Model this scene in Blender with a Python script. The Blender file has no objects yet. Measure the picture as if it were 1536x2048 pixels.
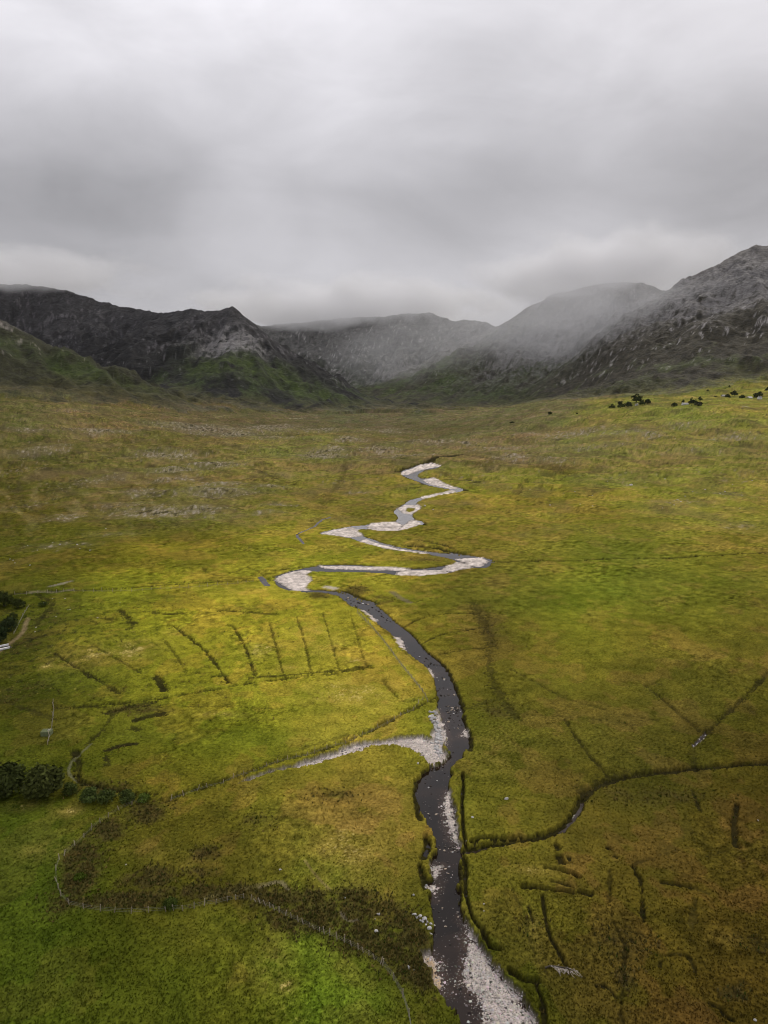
import bpy, math, random
import numpy as np
from mathutils import Vector

random.seed(7)
RNG = np.random.default_rng(11)
S = bpy.context.scene
COL = S.collection

# ------------------------------------------------------------------ camera
CAM_H = 100.0
F = 1421.0                      # focal length in pixels of the 1536 x 2048 photograph
PITCH = math.radians(9.7)
CP, SP = math.cos(PITCH), math.sin(PITCH)
cd = bpy.data.cameras.new('camera')
cam = bpy.data.objects.new('camera', cd)
COL.objects.link(cam)
cam.location = (0, 0, CAM_H)
cam.rotation_euler = (math.radians(90) - PITCH, 0, 0)
cd.sensor_fit = 'VERTICAL'
cd.sensor_height = 24.0
cd.sensor_width = 18.0
cd.lens = 24.0 * F / 2048.0
cd.clip_start = 1.0
cd.clip_end = 60000.0
S.camera = cam

# ------------------------------------------------------------------ view and render settings
S.view_settings.view_transform = 'Standard'
S.view_settings.look = 'None'
S.view_settings.exposure = 0.0
S.view_settings.gamma = 1.0
S.view_settings.use_curve_mapping = False
S.render.engine = 'CYCLES'
S.cycles.use_denoising = True
S.cycles.filter_width = 1.0
S.cycles.max_bounces = 8
S.cycles.diffuse_bounces = 2
S.cycles.glossy_bounces = 2
S.cycles.volume_bounces = 6
S.cycles.volume_step_rate = 1.0
S.cycles.volume_max_steps = 96

# ------------------------------------------------------------------ sun and sky
SUN_EL, SUN_AZ = math.radians(40), math.radians(32)    # azimuth to the right of straight ahead
sd = bpy.data.lights.new('sun', 'SUN')
sd.energy = 1.5
sd.angle = math.radians(10)
sd.color = (1.0, 0.93, 0.80)
sun = bpy.data.objects.new('sun', sd)
COL.objects.link(sun)
sdir = Vector((math.sin(SUN_AZ) * math.cos(SUN_EL), math.cos(SUN_AZ) * math.cos(SUN_EL), math.sin(SUN_EL)))
sun.rotation_euler = sdir.to_track_quat('Z', 'Y').to_euler()
sun.location = (0, 0, 900)


class NT:
    """small helper for node trees"""
    def __init__(self, tree):
        self.t = tree
        self.n = tree.nodes
        self.n.clear()

    def add(self, typ, **kw):
        nd = self.n.new(typ)
        for k, v in kw.items():
            if k.startswith('i_'):
                key = k[2:]
                nd.inputs[int(key) if key.isdigit() else key.replace('_', ' ')].default_value = v
            else:
                setattr(nd, k, v)
        return nd

    def link(self, a, b):
        self.t.links.new(a, b)

    def math(self, op, a, b=None, c=None, clamp=False):
        nd = self.n.new('ShaderNodeMath')
        nd.operation = op
        nd.use_clamp = clamp
        for i, v in enumerate((a, b, c)):
            if v is None:
                continue
            if isinstance(v, (int, float)):
                nd.inputs[i].default_value = v
            else:
                self.link(v, nd.inputs[i])
        return nd.outputs[0]

    def vmath(self, op, a, b=None, scale=None):
        nd = self.n.new('ShaderNodeVectorMath')
        nd.operation = op
        for i, v in enumerate((a, b)):
            if v is None:
                continue
            if isinstance(v, (tuple, list)):
                nd.inputs[i].default_value = v
            else:
                self.link(v, nd.inputs[i])
        if scale is not None:
            nd.inputs['Scale'].default_value = scale
        return nd.outputs['Value'] if op in ('DOT_PRODUCT', 'LENGTH', 'DISTANCE') else nd.outputs[0]

    def noise(self, vec, scale, detail=4, rough=0.5, dist=0.0):
        nd = self.n.new('ShaderNodeTexNoise')
        nd.inputs['Scale'].default_value = scale
        nd.inputs['Detail'].default_value = detail
        nd.inputs['Roughness'].default_value = rough
        nd.inputs['Distortion'].default_value = dist
        if vec is not None:
            self.link(vec, nd.inputs['Vector'])
        return nd.outputs['Fac']

    def ramp(self, fac, stops, interp='LINEAR'):
        nd = self.n.new('ShaderNodeValToRGB')
        cr = nd.color_ramp
        cr.interpolation = interp
        while len(cr.elements) < len(stops):
            cr.elements.new(0.5)
        for e, (p, c) in zip(cr.elements, stops):
            e.position = p
            e.color = (c, c, c, 1) if isinstance(c, (int, float)) else (*c, 1)
        self.link(fac, nd.inputs[0])
        return nd.outputs['Color']

    def maprange(self, v, a, b, c=0.0, d=1.0, smooth=True):
        nd = self.n.new('ShaderNodeMapRange')
        nd.interpolation_type = 'SMOOTHSTEP' if smooth else 'LINEAR'
        self.link(v, nd.inputs['Value'])
        for k, x in (('From Min', a), ('From Max', b), ('To Min', c), ('To Max', d)):
            nd.inputs[k].default_value = x
        return nd.outputs['Result']

    def mix(self, fac, a, b, blend='MIX'):
        nd = self.n.new('ShaderNodeMix')
        nd.data_type = 'RGBA'
        nd.blend_type = blend
        for i, v in ((0, fac), (6, a), (7, b)):
            if isinstance(v, (int, float)):
                nd.inputs[i].default_value = v
            elif isinstance(v, tuple):
                nd.inputs[i].default_value = (*v, 1) if len(v) == 3 else v
            else:
                self.link(v, nd.inputs[i])
        return nd.outputs[2]


def ray(px, py):
    """world direction through a pixel of the photograph"""
    x, y = np.asarray(px, float) - 768.0, 1024.0 - np.asarray(py, float)
    return x, F * CP + y * SP, -F * SP + y * CP


world = bpy.data.worlds.new('World')
S.world = world
world.use_nodes = True
w = NT(world.node_tree)
tc = w.add('ShaderNodeTexCoord')
D = w.vmath('NORMALIZE', tc.outputs['Generated'])
sep = w.add('ShaderNodeSeparateXYZ')
w.link(D, sep.inputs[0])
zz = sep.outputs['Z']
sky = w.add('ShaderNodeTexSky', sky_type='NISHITA', sun_disc=False)
sky.sun_elevation = SUN_EL
sky.sun_rotation = SUN_AZ
sky.air_density = 1.2
sky.dust_density = 2.0
bg_sky = w.add('ShaderNodeBackground')
bg_sky.inputs['Strength'].default_value = 0.1
w.link(sky.outputs[0], bg_sky.inputs['Color'])
# cloud deck: looked up where the view direction meets a flat layer
zc = w.math('MAXIMUM', zz, 0.0)
zd = w.math('ADD', zc, 0.12)
comb = w.add('ShaderNodeCombineXYZ')
w.link(w.math('DIVIDE', sep.outputs['X'], zd), comb.inputs[0])
w.link(w.math('DIVIDE', sep.outputs['Y'], zd), comb.inputs[1])
base = w.ramp(zc, [(0.0, 0.52), (0.11, 0.54), (0.15, 0.55), (0.20, 0.48), (0.25, 0.46), (0.30, 0.55),
                   (0.36, 0.68), (0.43, 0.80), (0.60, 0.84), (1.0, 1.0)])
n1 = w.noise(comb.outputs[0], 0.62, 4, 0.5, 0.6)
n2 = w.noise(comb.outputs[0], 1.9, 6, 0.6, 1.0)
hw_ = w.maprange(zc, 0.12, 0.40, 0.12, 1.0)
mpd = w.add('ShaderNodeMapping')
mpd.inputs['Rotation'].default_value = (0, math.radians(-24), 0)
mpd.inputs['Scale'].default_value = (1.0, 1.0, 2.4)
w.link(D, mpd.inputs['Vector'])
nd_ = w.noise(mpd.outputs[0], 3.6, 6, 0.55, 0.5)
var = w.math('ADD', w.math('MULTIPLY', w.math('SUBTRACT', n1, 0.5), 0.34),
             w.math('MULTIPLY', w.math('SUBTRACT', n2, 0.5), 0.34))
var = w.math('MULTIPLY', var, hw_)
var = w.math('ADD', var, w.math('MULTIPLY', w.math('SUBTRACT', nd_, 0.5), 0.55))
# broad light and dark parts of the overcast
BLOBS = [(430, 60, 520, 0.13), (60, 450, 560, -0.08), (300, 400, 380, -0.06), (480, 440, 130, 0.14), (1190, 500, 220, 0.11),
         (700, 560, 230, 0.06), (1480, 420, 260, -0.10), (900, 330, 260, -0.08), (60, 520, 260, -0.06), (1050, 60, 300, -0.05),
         (1450, 120, 300, -0.03), (120, 90, 260, 0.10)]
for bx_, by_, rad, amt in BLOBS:
    v = Vector(ray(bx_, by_)).normalized()
    dt = w.vmath('DOT_PRODUCT', D, tuple(v))
    k = w.maprange(dt, math.cos(rad / F), 1.0, 0.0, amt)
    var = w.math('ADD', var, k)
lum = w.math('MULTIPLY', base, w.math('ADD', var, 1.0))
lc = w.mix(1.0, lum, (1.0, 0.982, 1.035), 'MULTIPLY')
bg_c = w.add('ShaderNodeBackground')
bg_c.inputs['Strength'].default_value = 1.0
w.link(lc, bg_c.inputs['Color'])
ms = w.add('ShaderNodeMixShader')
ms.inputs[0].default_value = 0.97
w.link(bg_sky.outputs[0], ms.inputs[1])
w.link(bg_c.outputs[0], ms.inputs[2])
wo = w.add('ShaderNodeOutputWorld')
w.link(ms.outputs[0], wo.inputs['Surface'])

# ------------------------------------------------------------------ numpy noise
PERM = RNG.permutation(256)
PERM = np.concatenate([PERM, PERM, PERM])
GA = RNG.random(256) * 2 * math.pi
GX, GY = np.cos(GA).astype(np.float32), np.sin(GA).astype(np.float32)


def perlin(x, y, seed=0):
    x = np.asarray(x, np.float32) + seed * 17.31
    y = np.asarray(y, np.float32) - seed * 9.77
    fx, fy = np.floor(x), np.floor(y)
    xi, yi = fx.astype(np.int32) & 255, fy.astype(np.int32) & 255
    dx, dy = x - fx, y - fy
    u, v = dx * dx * (3 - 2 * dx), dy * dy * (3 - 2 * dy)
    xj, yj = (xi + 1) & 255, (yi + 1) & 255

    def g(a, b, ex, ey):
        h = PERM[PERM[a] + b]
        return GX[h] * ex + GY[h] * ey
    n00, n10 = g(xi, yi, dx, dy), g(xj, yi, dx - 1, dy)
    n01, n11 = g(xi, yj, dx, dy - 1), g(xj, yj, dx - 1, dy - 1)
    return ((n00 + u * (n10 - n00)) * (1 - v) + (n01 + u * (n11 - n01)) * v) * 1.5


def fbm(x, y, octaves=4, seed=0, gain=0.5):
    a, s, t = 1.0, 0.0, 0.0
    for i in range(octaves):
        s = s + a * perlin(x * 2 ** i, y * 2 ** i, seed + i * 3)
        t += a
        a *= gain
    return s / t


def ridged(x, y, octaves=4, seed=0, gain=0.5):
    a, s, t = 1.0, 0.0, 0.0
    for i in range(octaves):
        s = s + a * (1 - np.abs(perlin(x * 2 ** i, y * 2 ** i, seed + i * 5)) * 2)
        t += a
        a *= gain
    return s / t


def ss(t):
    t = np.clip(t, 0, 1)
    return t * t * (3 - 2 * t)


def lin(c):
    c = np.asarray(c, float) / 255.0
    return np.where(c <= 0.04045, c / 12.92, ((c + 0.055) / 1.055) ** 2.4)


# ------------------------------------------------------------------ broad shape of the valley
def h_base(X, Y):
    hr = 75 * ss((X - 100) / 600) * ss((Y - 500) / 1300)
    hr = hr * (1 - ss((Y - 2200) / 1500) * (1 - ss((X - 700) / 500)))
    hr = hr + 0.08 * np.maximum(0, Y - 1800) * ss((X - 900) / 600) * (1 - 0.5 * ss((Y - 4000) / 2000))
    hl = 85 * ss((-X - 200) / 1000) * ss((Y - 500) / 1200)
    up = 0.006 * np.maximum(0, Y - 2500)
    return hr + hl + up


def unproject(px, py, drop=None):
    """where the rays through photo pixels meet the valley floor (world X, Y)"""
    px, py = np.atleast_1d(np.asarray(px, float)), np.atleast_1d(np.asarray(py, float))
    dx, dy, dz = ray(px, py)
    ys = np.geomspace(40, 9000, 900)[None, :]
    k = ys / dy[:, None]
    X = dx[:, None] * k
    Z = CAM_H + dz[:, None] * k
    H = h_base(X, ys)
    if drop is not None:
        H = H + drop(ys)
    below = Z < H
    i = np.clip(np.argmax(below, axis=1), 1, 899)
    r = np.arange(len(px))
    g0, g1 = (Z - H)[r, i - 1], (Z - H)[r, i]
    t = np.where(np.abs(g0 - g1) > 1e-9, g0 / (g0 - g1), 0)
    Y = ys[0, i - 1] * (1 - t) + ys[0, i] * t
    return np.stack([dx * Y / dy, Y], axis=1)


def wl(Y):
    """river level below the plain"""
    return -(0.45 + 0.85 * (1 - ss((np.asarray(Y, float) - 160) / 200)))


def at_depth(px, py, Y):
    dx, dy, dz = ray(px, py)
    k = Y / dy
    return dx * k, Y, CAM_H + dz * k


# ------------------------------------------------------------------ the terrain grid (fan of rows ahead)
def build_axes():
    ys = list(np.arange(60, 97.5, 0.6))
    py = 2100.0
    Y = 98.0
    while Y < 1000:
        ys.append(Y)
        _, dy, dz = ray(768, py)
        Y2 = CAM_H / (-dz) * dy
        py -= 1.75
        _, dy, dz = ray(768, py)
        Y = max(Y2, ys[-1] + 0.05)
        if dz >= 0:
            break
    ys += list(np.arange(ys[-1] + 10, 2700, 11.0))
    ys += list(np.arange(ys[-1] + 8, 4900, 8.0))
    ys += list(np.arange(ys[-1] + 14, 6700, 15.0))
    ys += list(np.geomspace(ys[-1] + 60, 16000, 26))
    us = np.arange(-0.64, 0.6401, 2.1 / F)
    wing = 0.64 + np.geomspace(0.004, 7.5, 46)
    us = np.concatenate([-wing[::-1], us, wing])
    return np.array(ys), us


YS, US = build_axes()
NR, NC = len(YS), len(US)
Yg = np.repeat(YS[:, None], NC, 1)
Xg = US[None, :] * Yg
HB = h_base(Xg, Yg)


def sub(x0, x1, y0, y1):
    """slice of rows and columns that may hold a world box"""
    r0, r1 = np.searchsorted(YS, y0), np.searchsorted(YS, y1)
    ya, yb = max(y0, 1.0), max(y1, 1.0)
    u0, u1 = min(x0 / ya, x0 / yb), max(x1 / ya, x1 / yb)
    c0, c1 = np.searchsorted(US, u0), np.searchsorted(US, u1)
    return slice(max(r0 - 1, 0), min(r1 + 1, NR)), slice(max(c0 - 1, 0), min(c1 + 1, NC))


def dist_line(pts, R, out=None, closed=False):
    """distance to a polyline, filled in where it is under R"""
    d = np.full((NR, NC), R, np.float32) if out is None else out
    n = len(pts)
    for i in range(n if closed else n - 1):
        ax, ay = pts[i]
        bx, by = pts[(i + 1) % n]
        rs, cs = sub(min(ax, bx) - R, max(ax, bx) + R, min(ay, by) - R, max(ay, by) + R)
        X, Y = Xg[rs, cs], Yg[rs, cs]
        vx, vy = bx - ax, by - ay
        L = vx * vx + vy * vy + 1e-9
        t = np.clip(((X - ax) * vx + (Y - ay) * vy) / L, 0, 1)
        dd = np.hypot(X - ax - t * vx, Y - ay - t * vy)
        d[rs, cs] = np.minimum(d[rs, cs], dd)
    return d


def inside(pts):
    m = np.zeros((NR, NC), bool)
    n = len(pts)
    ymin, ymax = pts[:, 1].min(), pts[:, 1].max()
    for i in range(n):
        ax, ay = pts[i]
        bx, by = pts[(i + 1) % n]
        if ay == by:
            continue
        lo, hi = min(ay, by), max(ay, by)
        r0, r1 = np.searchsorted(YS, lo, 'left'), np.searchsorted(YS, hi, 'left')
        if r1 <= r0:
            continue
        yy = YS[r0:r1]
        xc = ax + (yy - ay) / (by - ay) * (bx - ax)
        m[r0:r1] ^= (Xg[r0:r1] > xc[:, None])
    return m


def sdf(pts, R):
    d = dist_line(pts, R, closed=True)
    return np.where(inside(pts), d, -d)


def smooth_pts(p, it=1, closed=False):
    p = np.asarray(p, float)
    for _ in range(it):
        q = []
        n = len(p)
        for i in range(n if closed else n - 1):
            a, b = p[i], p[(i + 1) % n]
            q += [a * .75 + b * .25, a * .25 + b * .75]
        if not closed:
            q = [p[0]] + q + [p[-1]]
        p = np.array(q)
    return p


def world_line(pix, smooth=1, closed=False, drop=None):
    p = smooth_pts(pix, smooth, closed)
    return unproject(p[:, 0], p[:, 1], drop)


# ------------------------------------------------------------------ river outline (traced, then laid on the valley floor)
LEFT = [(880, 931), (862, 926), (848, 929), (828, 936), (820, 940), (806, 943), (803, 948), (808, 953), (820, 958), (835, 963), (845, 967), (860, 972),
        (880, 976), (900, 979), (903, 981), (895, 984), (880, 987), (865, 990), (853, 993), (838, 996), (826, 999), (817, 1003), (812, 1008), (803, 1012),
        (797, 1016), (790, 1022), (790, 1027), (797, 1031), (798, 1037), (793, 1043), (782, 1046), (750, 1047), (735, 1052), (720, 1054), (705, 1053),
        (690, 1057), (670, 1060), (652, 1064), (645, 1068), (665, 1071), (685, 1074), (705, 1077), (725, 1085), (745, 1090), (770, 1097), (800, 1102),
        (830, 1105), (860, 1109), (880, 1113), (905, 1118), (915, 1124), (905, 1132), (880, 1134), (850, 1138), (820, 1138), (790, 1136), (760, 1135),
        (720, 1133), (690, 1132), (660, 1132), (635, 1134), (610, 1139), (590, 1142), (570, 1148), (556, 1154), (551, 1162), (556, 1170), (566, 1177),
        (580, 1181), (600, 1183), (620, 1184), (645, 1185), (665, 1188), (680, 1193), (690, 1201), (705, 1212), (722, 1218), (735, 1230), (750, 1243),
        (765, 1254), (780, 1265), (790, 1277), (800, 1293), (815, 1307), (833, 1321), (848, 1333), (855, 1339), (865, 1354), (871, 1370), (873, 1385),
        (876, 1400), (874, 1410), (877, 1424), (880, 1434), (883, 1450), (886, 1465), (893, 1480), (888, 1497), (900, 1510), (890, 1525), (875, 1533),
        (860, 1537), (852, 1545), (843, 1553), (836, 1562), (833, 1575), (833, 1590), (835, 1605), (836, 1625), (845, 1638), (855, 1655), (861, 1665),
        (868, 1680), (872, 1700), (867, 1715), (861, 1728), (860, 1745), (860, 1762), (852, 1775), (856, 1790), (860, 1805), (862, 1825), (866, 1845),
        (870, 1860), (866, 1880), (866, 1895), (862, 1908), (847, 1914), (850, 1926), (858, 1940), (864, 1957), (868, 1975), (875, 1987), (890, 2010),
        (905, 2030), (915, 2048), (935, 2085), (955, 2130), (985, 2250), (1010, 2400), (1030, 2600)]
RIGHT = [(882, 934), (865, 938), (850, 940), (842, 944), (835, 949), (833, 952), (840, 957), (850, 957), (868, 956), (875, 960), (885, 966), (893, 971),
         (905, 974), (915, 976), (921, 980), (921, 983), (912, 985), (895, 988), (875, 991), (858, 994), (847, 998), (838, 1002), (831, 1005), (829, 1008),
         (837, 1011), (841, 1015), (837, 1020), (830, 1024), (824, 1028), (823, 1034), (828, 1040), (838, 1044), (841, 1048), (833, 1051), (823, 1054),
         (812, 1058), (800, 1061), (785, 1062), (760, 1062), (740, 1059), (720, 1058), (708, 1062), (720, 1067), (727, 1074), (745, 1080), (765, 1087),
         (790, 1094), (820, 1099), (850, 1103), (880, 1107), (905, 1109), (920, 1112), (940, 1115), (960, 1116), (975, 1120), (983, 1122), (978, 1130),
         (970, 1136), (945, 1136), (915, 1141), (890, 1147), (860, 1150), (835, 1152), (800, 1151), (775, 1147), (740, 1145), (700, 1144), (650, 1143),
         (622, 1143), (611, 1150), (622, 1157), (620, 1163), (612, 1170), (611, 1178), (625, 1181), (645, 1182), (668, 1184), (690, 1190), (705, 1198),
         (720, 1204), (735, 1207), (750, 1213), (765, 1225), (780, 1238), (793, 1250), (808, 1260), (820, 1270), (832, 1283), (843, 1297), (855, 1308),
         (872, 1321), (885, 1332), (895, 1347), (900, 1360), (908, 1375), (915, 1395), (922, 1412), (926, 1430), (925, 1440), (930, 1455), (936, 1465),
         (938, 1475), (940, 1485), (938, 1500), (930, 1508), (925, 1522), (915, 1530), (903, 1540), (900, 1547), (905, 1554), (900, 1565), (897, 1583),
         (905, 1594), (909, 1612), (914, 1632), (916, 1655), (918, 1680), (924, 1695), (922, 1710), (920, 1730), (920, 1750), (918, 1775), (920, 1800),
         (922, 1815), (926, 1833), (935, 1850), (945, 1868), (960, 1890), (975, 1912), (990, 1935), (1010, 1960), (1022, 1975), (1040, 1993), (1055, 2015),
         (1062, 2030), (1075, 2048), (1095, 2085), (1120, 2130), (1160, 2250), (1210, 2400), (1260, 2600)]
river_pts = world_line(LEFT + RIGHT[::-1], 0, True, wl)
sdR = sdf(river_pts, 14.0)

GRAVEL = [
    [(882, 932), (862, 926), (840, 930), (822, 938), (805, 943), (803, 950), (815, 949), (828, 944), (845, 939), (865, 935)],
    [(848, 960), (868, 956), (885, 966), (905, 974), (915, 977), (905, 978), (885, 974), (865, 970)],
    [(905, 981), (878, 987), (845, 994), (848, 998), (875, 991), (912, 985)],
    [(812, 1011), (835, 1010), (841, 1014), (830, 1024), (822, 1028), (812, 1027), (808, 1024), (803, 1021), (800, 1017)],
    [(841, 1049), (838, 1044), (826, 1041), (815, 1050), (800, 1061), (815, 1058)],
    [(790, 1045), (745, 1047), (738, 1053), (745, 1061), (790, 1062), (799, 1051)],
    [(645, 1068), (670, 1060), (700, 1055), (715, 1060), (712, 1066), (722, 1072), (700, 1074), (675, 1072)],
    [(725, 1084), (745, 1090), (800, 1102), (850, 1108), (850, 1106), (800, 1100), (760, 1090), (730, 1080)],
    [(918, 1119), (945, 1117), (962, 1117), (972, 1122), (955, 1132), (940, 1128)],
    [(890, 1140), (915, 1126), (935, 1130), (940, 1136), (905, 1141)],
    [(554, 1156), (575, 1148), (600, 1143), (618, 1143), (611, 1150), (622, 1158), (612, 1170), (611, 1180), (590, 1181), (572, 1170)],
    [(640, 1132), (700, 1133), (760, 1135), (810, 1138), (800, 1140), (740, 1139), (660, 1136)],
    [(800, 1145), (850, 1141), (885, 1142), (890, 1147), (835, 1152), (800, 1150)],
    [(725, 1222), (735, 1227), (752, 1242), (748, 1244), (734, 1231)],
    [(788, 1274), (800, 1278), (812, 1302), (806, 1302), (796, 1290)],
    [(856, 1338), (862, 1342), (867, 1354), (863, 1354)],
    [(478, 1573), (500, 1560), (540, 1545), (585, 1537), (605, 1527), (640, 1518), (670, 1508), (695, 1495), (720, 1488), (760, 1486), (800, 1478),
     (825, 1475), (845, 1474), (858, 1480), (868, 1440), (876, 1420), (884, 1450), (890, 1470), (897, 1482), (888, 1498), (899, 1512), (890, 1525),
     (875, 1534), (860, 1536), (850, 1525), (836, 1510), (822, 1505), (805, 1502), (780, 1498), (760, 1497), (740, 1500), (725, 1508), (700, 1515),
     (670, 1522), (650, 1531), (620, 1539), (590, 1545), (560, 1549), (530, 1558), (500, 1568)],
    [(928, 1458), (937, 1466), (936, 1476), (924, 1472)],
    [(895, 1586), (905, 1594), (909, 1612), (914, 1632), (916, 1655), (918, 1680), (924, 1697), (915, 1695), (903, 1680), (897, 1662), (890, 1645),
     (885, 1628), (885, 1612), (887, 1600)],
    [(863, 1727), (880, 1731), (883, 1745), (880, 1760), (872, 1766), (862, 1762), (860, 1742)],
    [(852, 1775), (870, 1768), (875, 1783), (868, 1798), (857, 1792)],
    [(847, 1914), (858, 1913), (870, 1925), (875, 1945), (885, 1965), (891, 1982), (880, 1985), (868, 1976), (864, 1957), (856, 1938)],
    [(922, 1836), (932, 1845), (945, 1868), (960, 1890), (975, 1912), (990, 1935), (1010, 1960), (1022, 1975), (1040, 1993), (1062, 2030), (1075, 2048),
     (1095, 2085), (1120, 2130), (1090, 2200), (1040, 2180), (1005, 2110), (982, 2060), (968, 2028), (955, 2005), (942, 1985), (930, 1970), (927, 1952),
     (935, 1935), (937, 1915), (935, 1895), (936, 1878), (930, 1860)],
]
gpolys = [world_line(g, 0, True, wl) for g in GRAVEL]
sdG = np.full((NR, NC), -14.0, np.float32)
for g in gpolys:
    sdG = np.maximum(sdG, sdf(g, 14.0))
isl = sdf(world_line([(812, 1018), (820, 1016), (831, 1017), (829, 1022), (818, 1026), (812, 1023)], 0, True, wl), 6.0)
isl = np.maximum(isl, sdf(world_line([(876, 1120), (890, 1117), (905, 1119), (913, 1124), (904, 1130), (885, 1131)], 0, True, wl), 6.0))
near = ss((420 - Yg) / 250)
edge_n = fbm(Xg / 2.2, Yg / 2.2, 3, 3)
edge_f = fbm(Xg / 9.0, Yg / 9.0, 2, 4)
edge_s = fbm(Xg / 0.55, Yg / 0.55, 2, 8)
sdRn = sdR + edge_n * 1.0 + edge_s * 0.55 * near + edge_f * 0.8 * (1 - near)
sdGn = sdG + edge_n * 1.3 + edge_f * 0.9 + edge_s * 0.8 * near
sdRn = np.maximum(sdRn, np.where(sdG > -3, sdGn - 0.2, -14))
isl_m = ss((isl + edge_n * 0.6) / 1.5 + 0.5)

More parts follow.
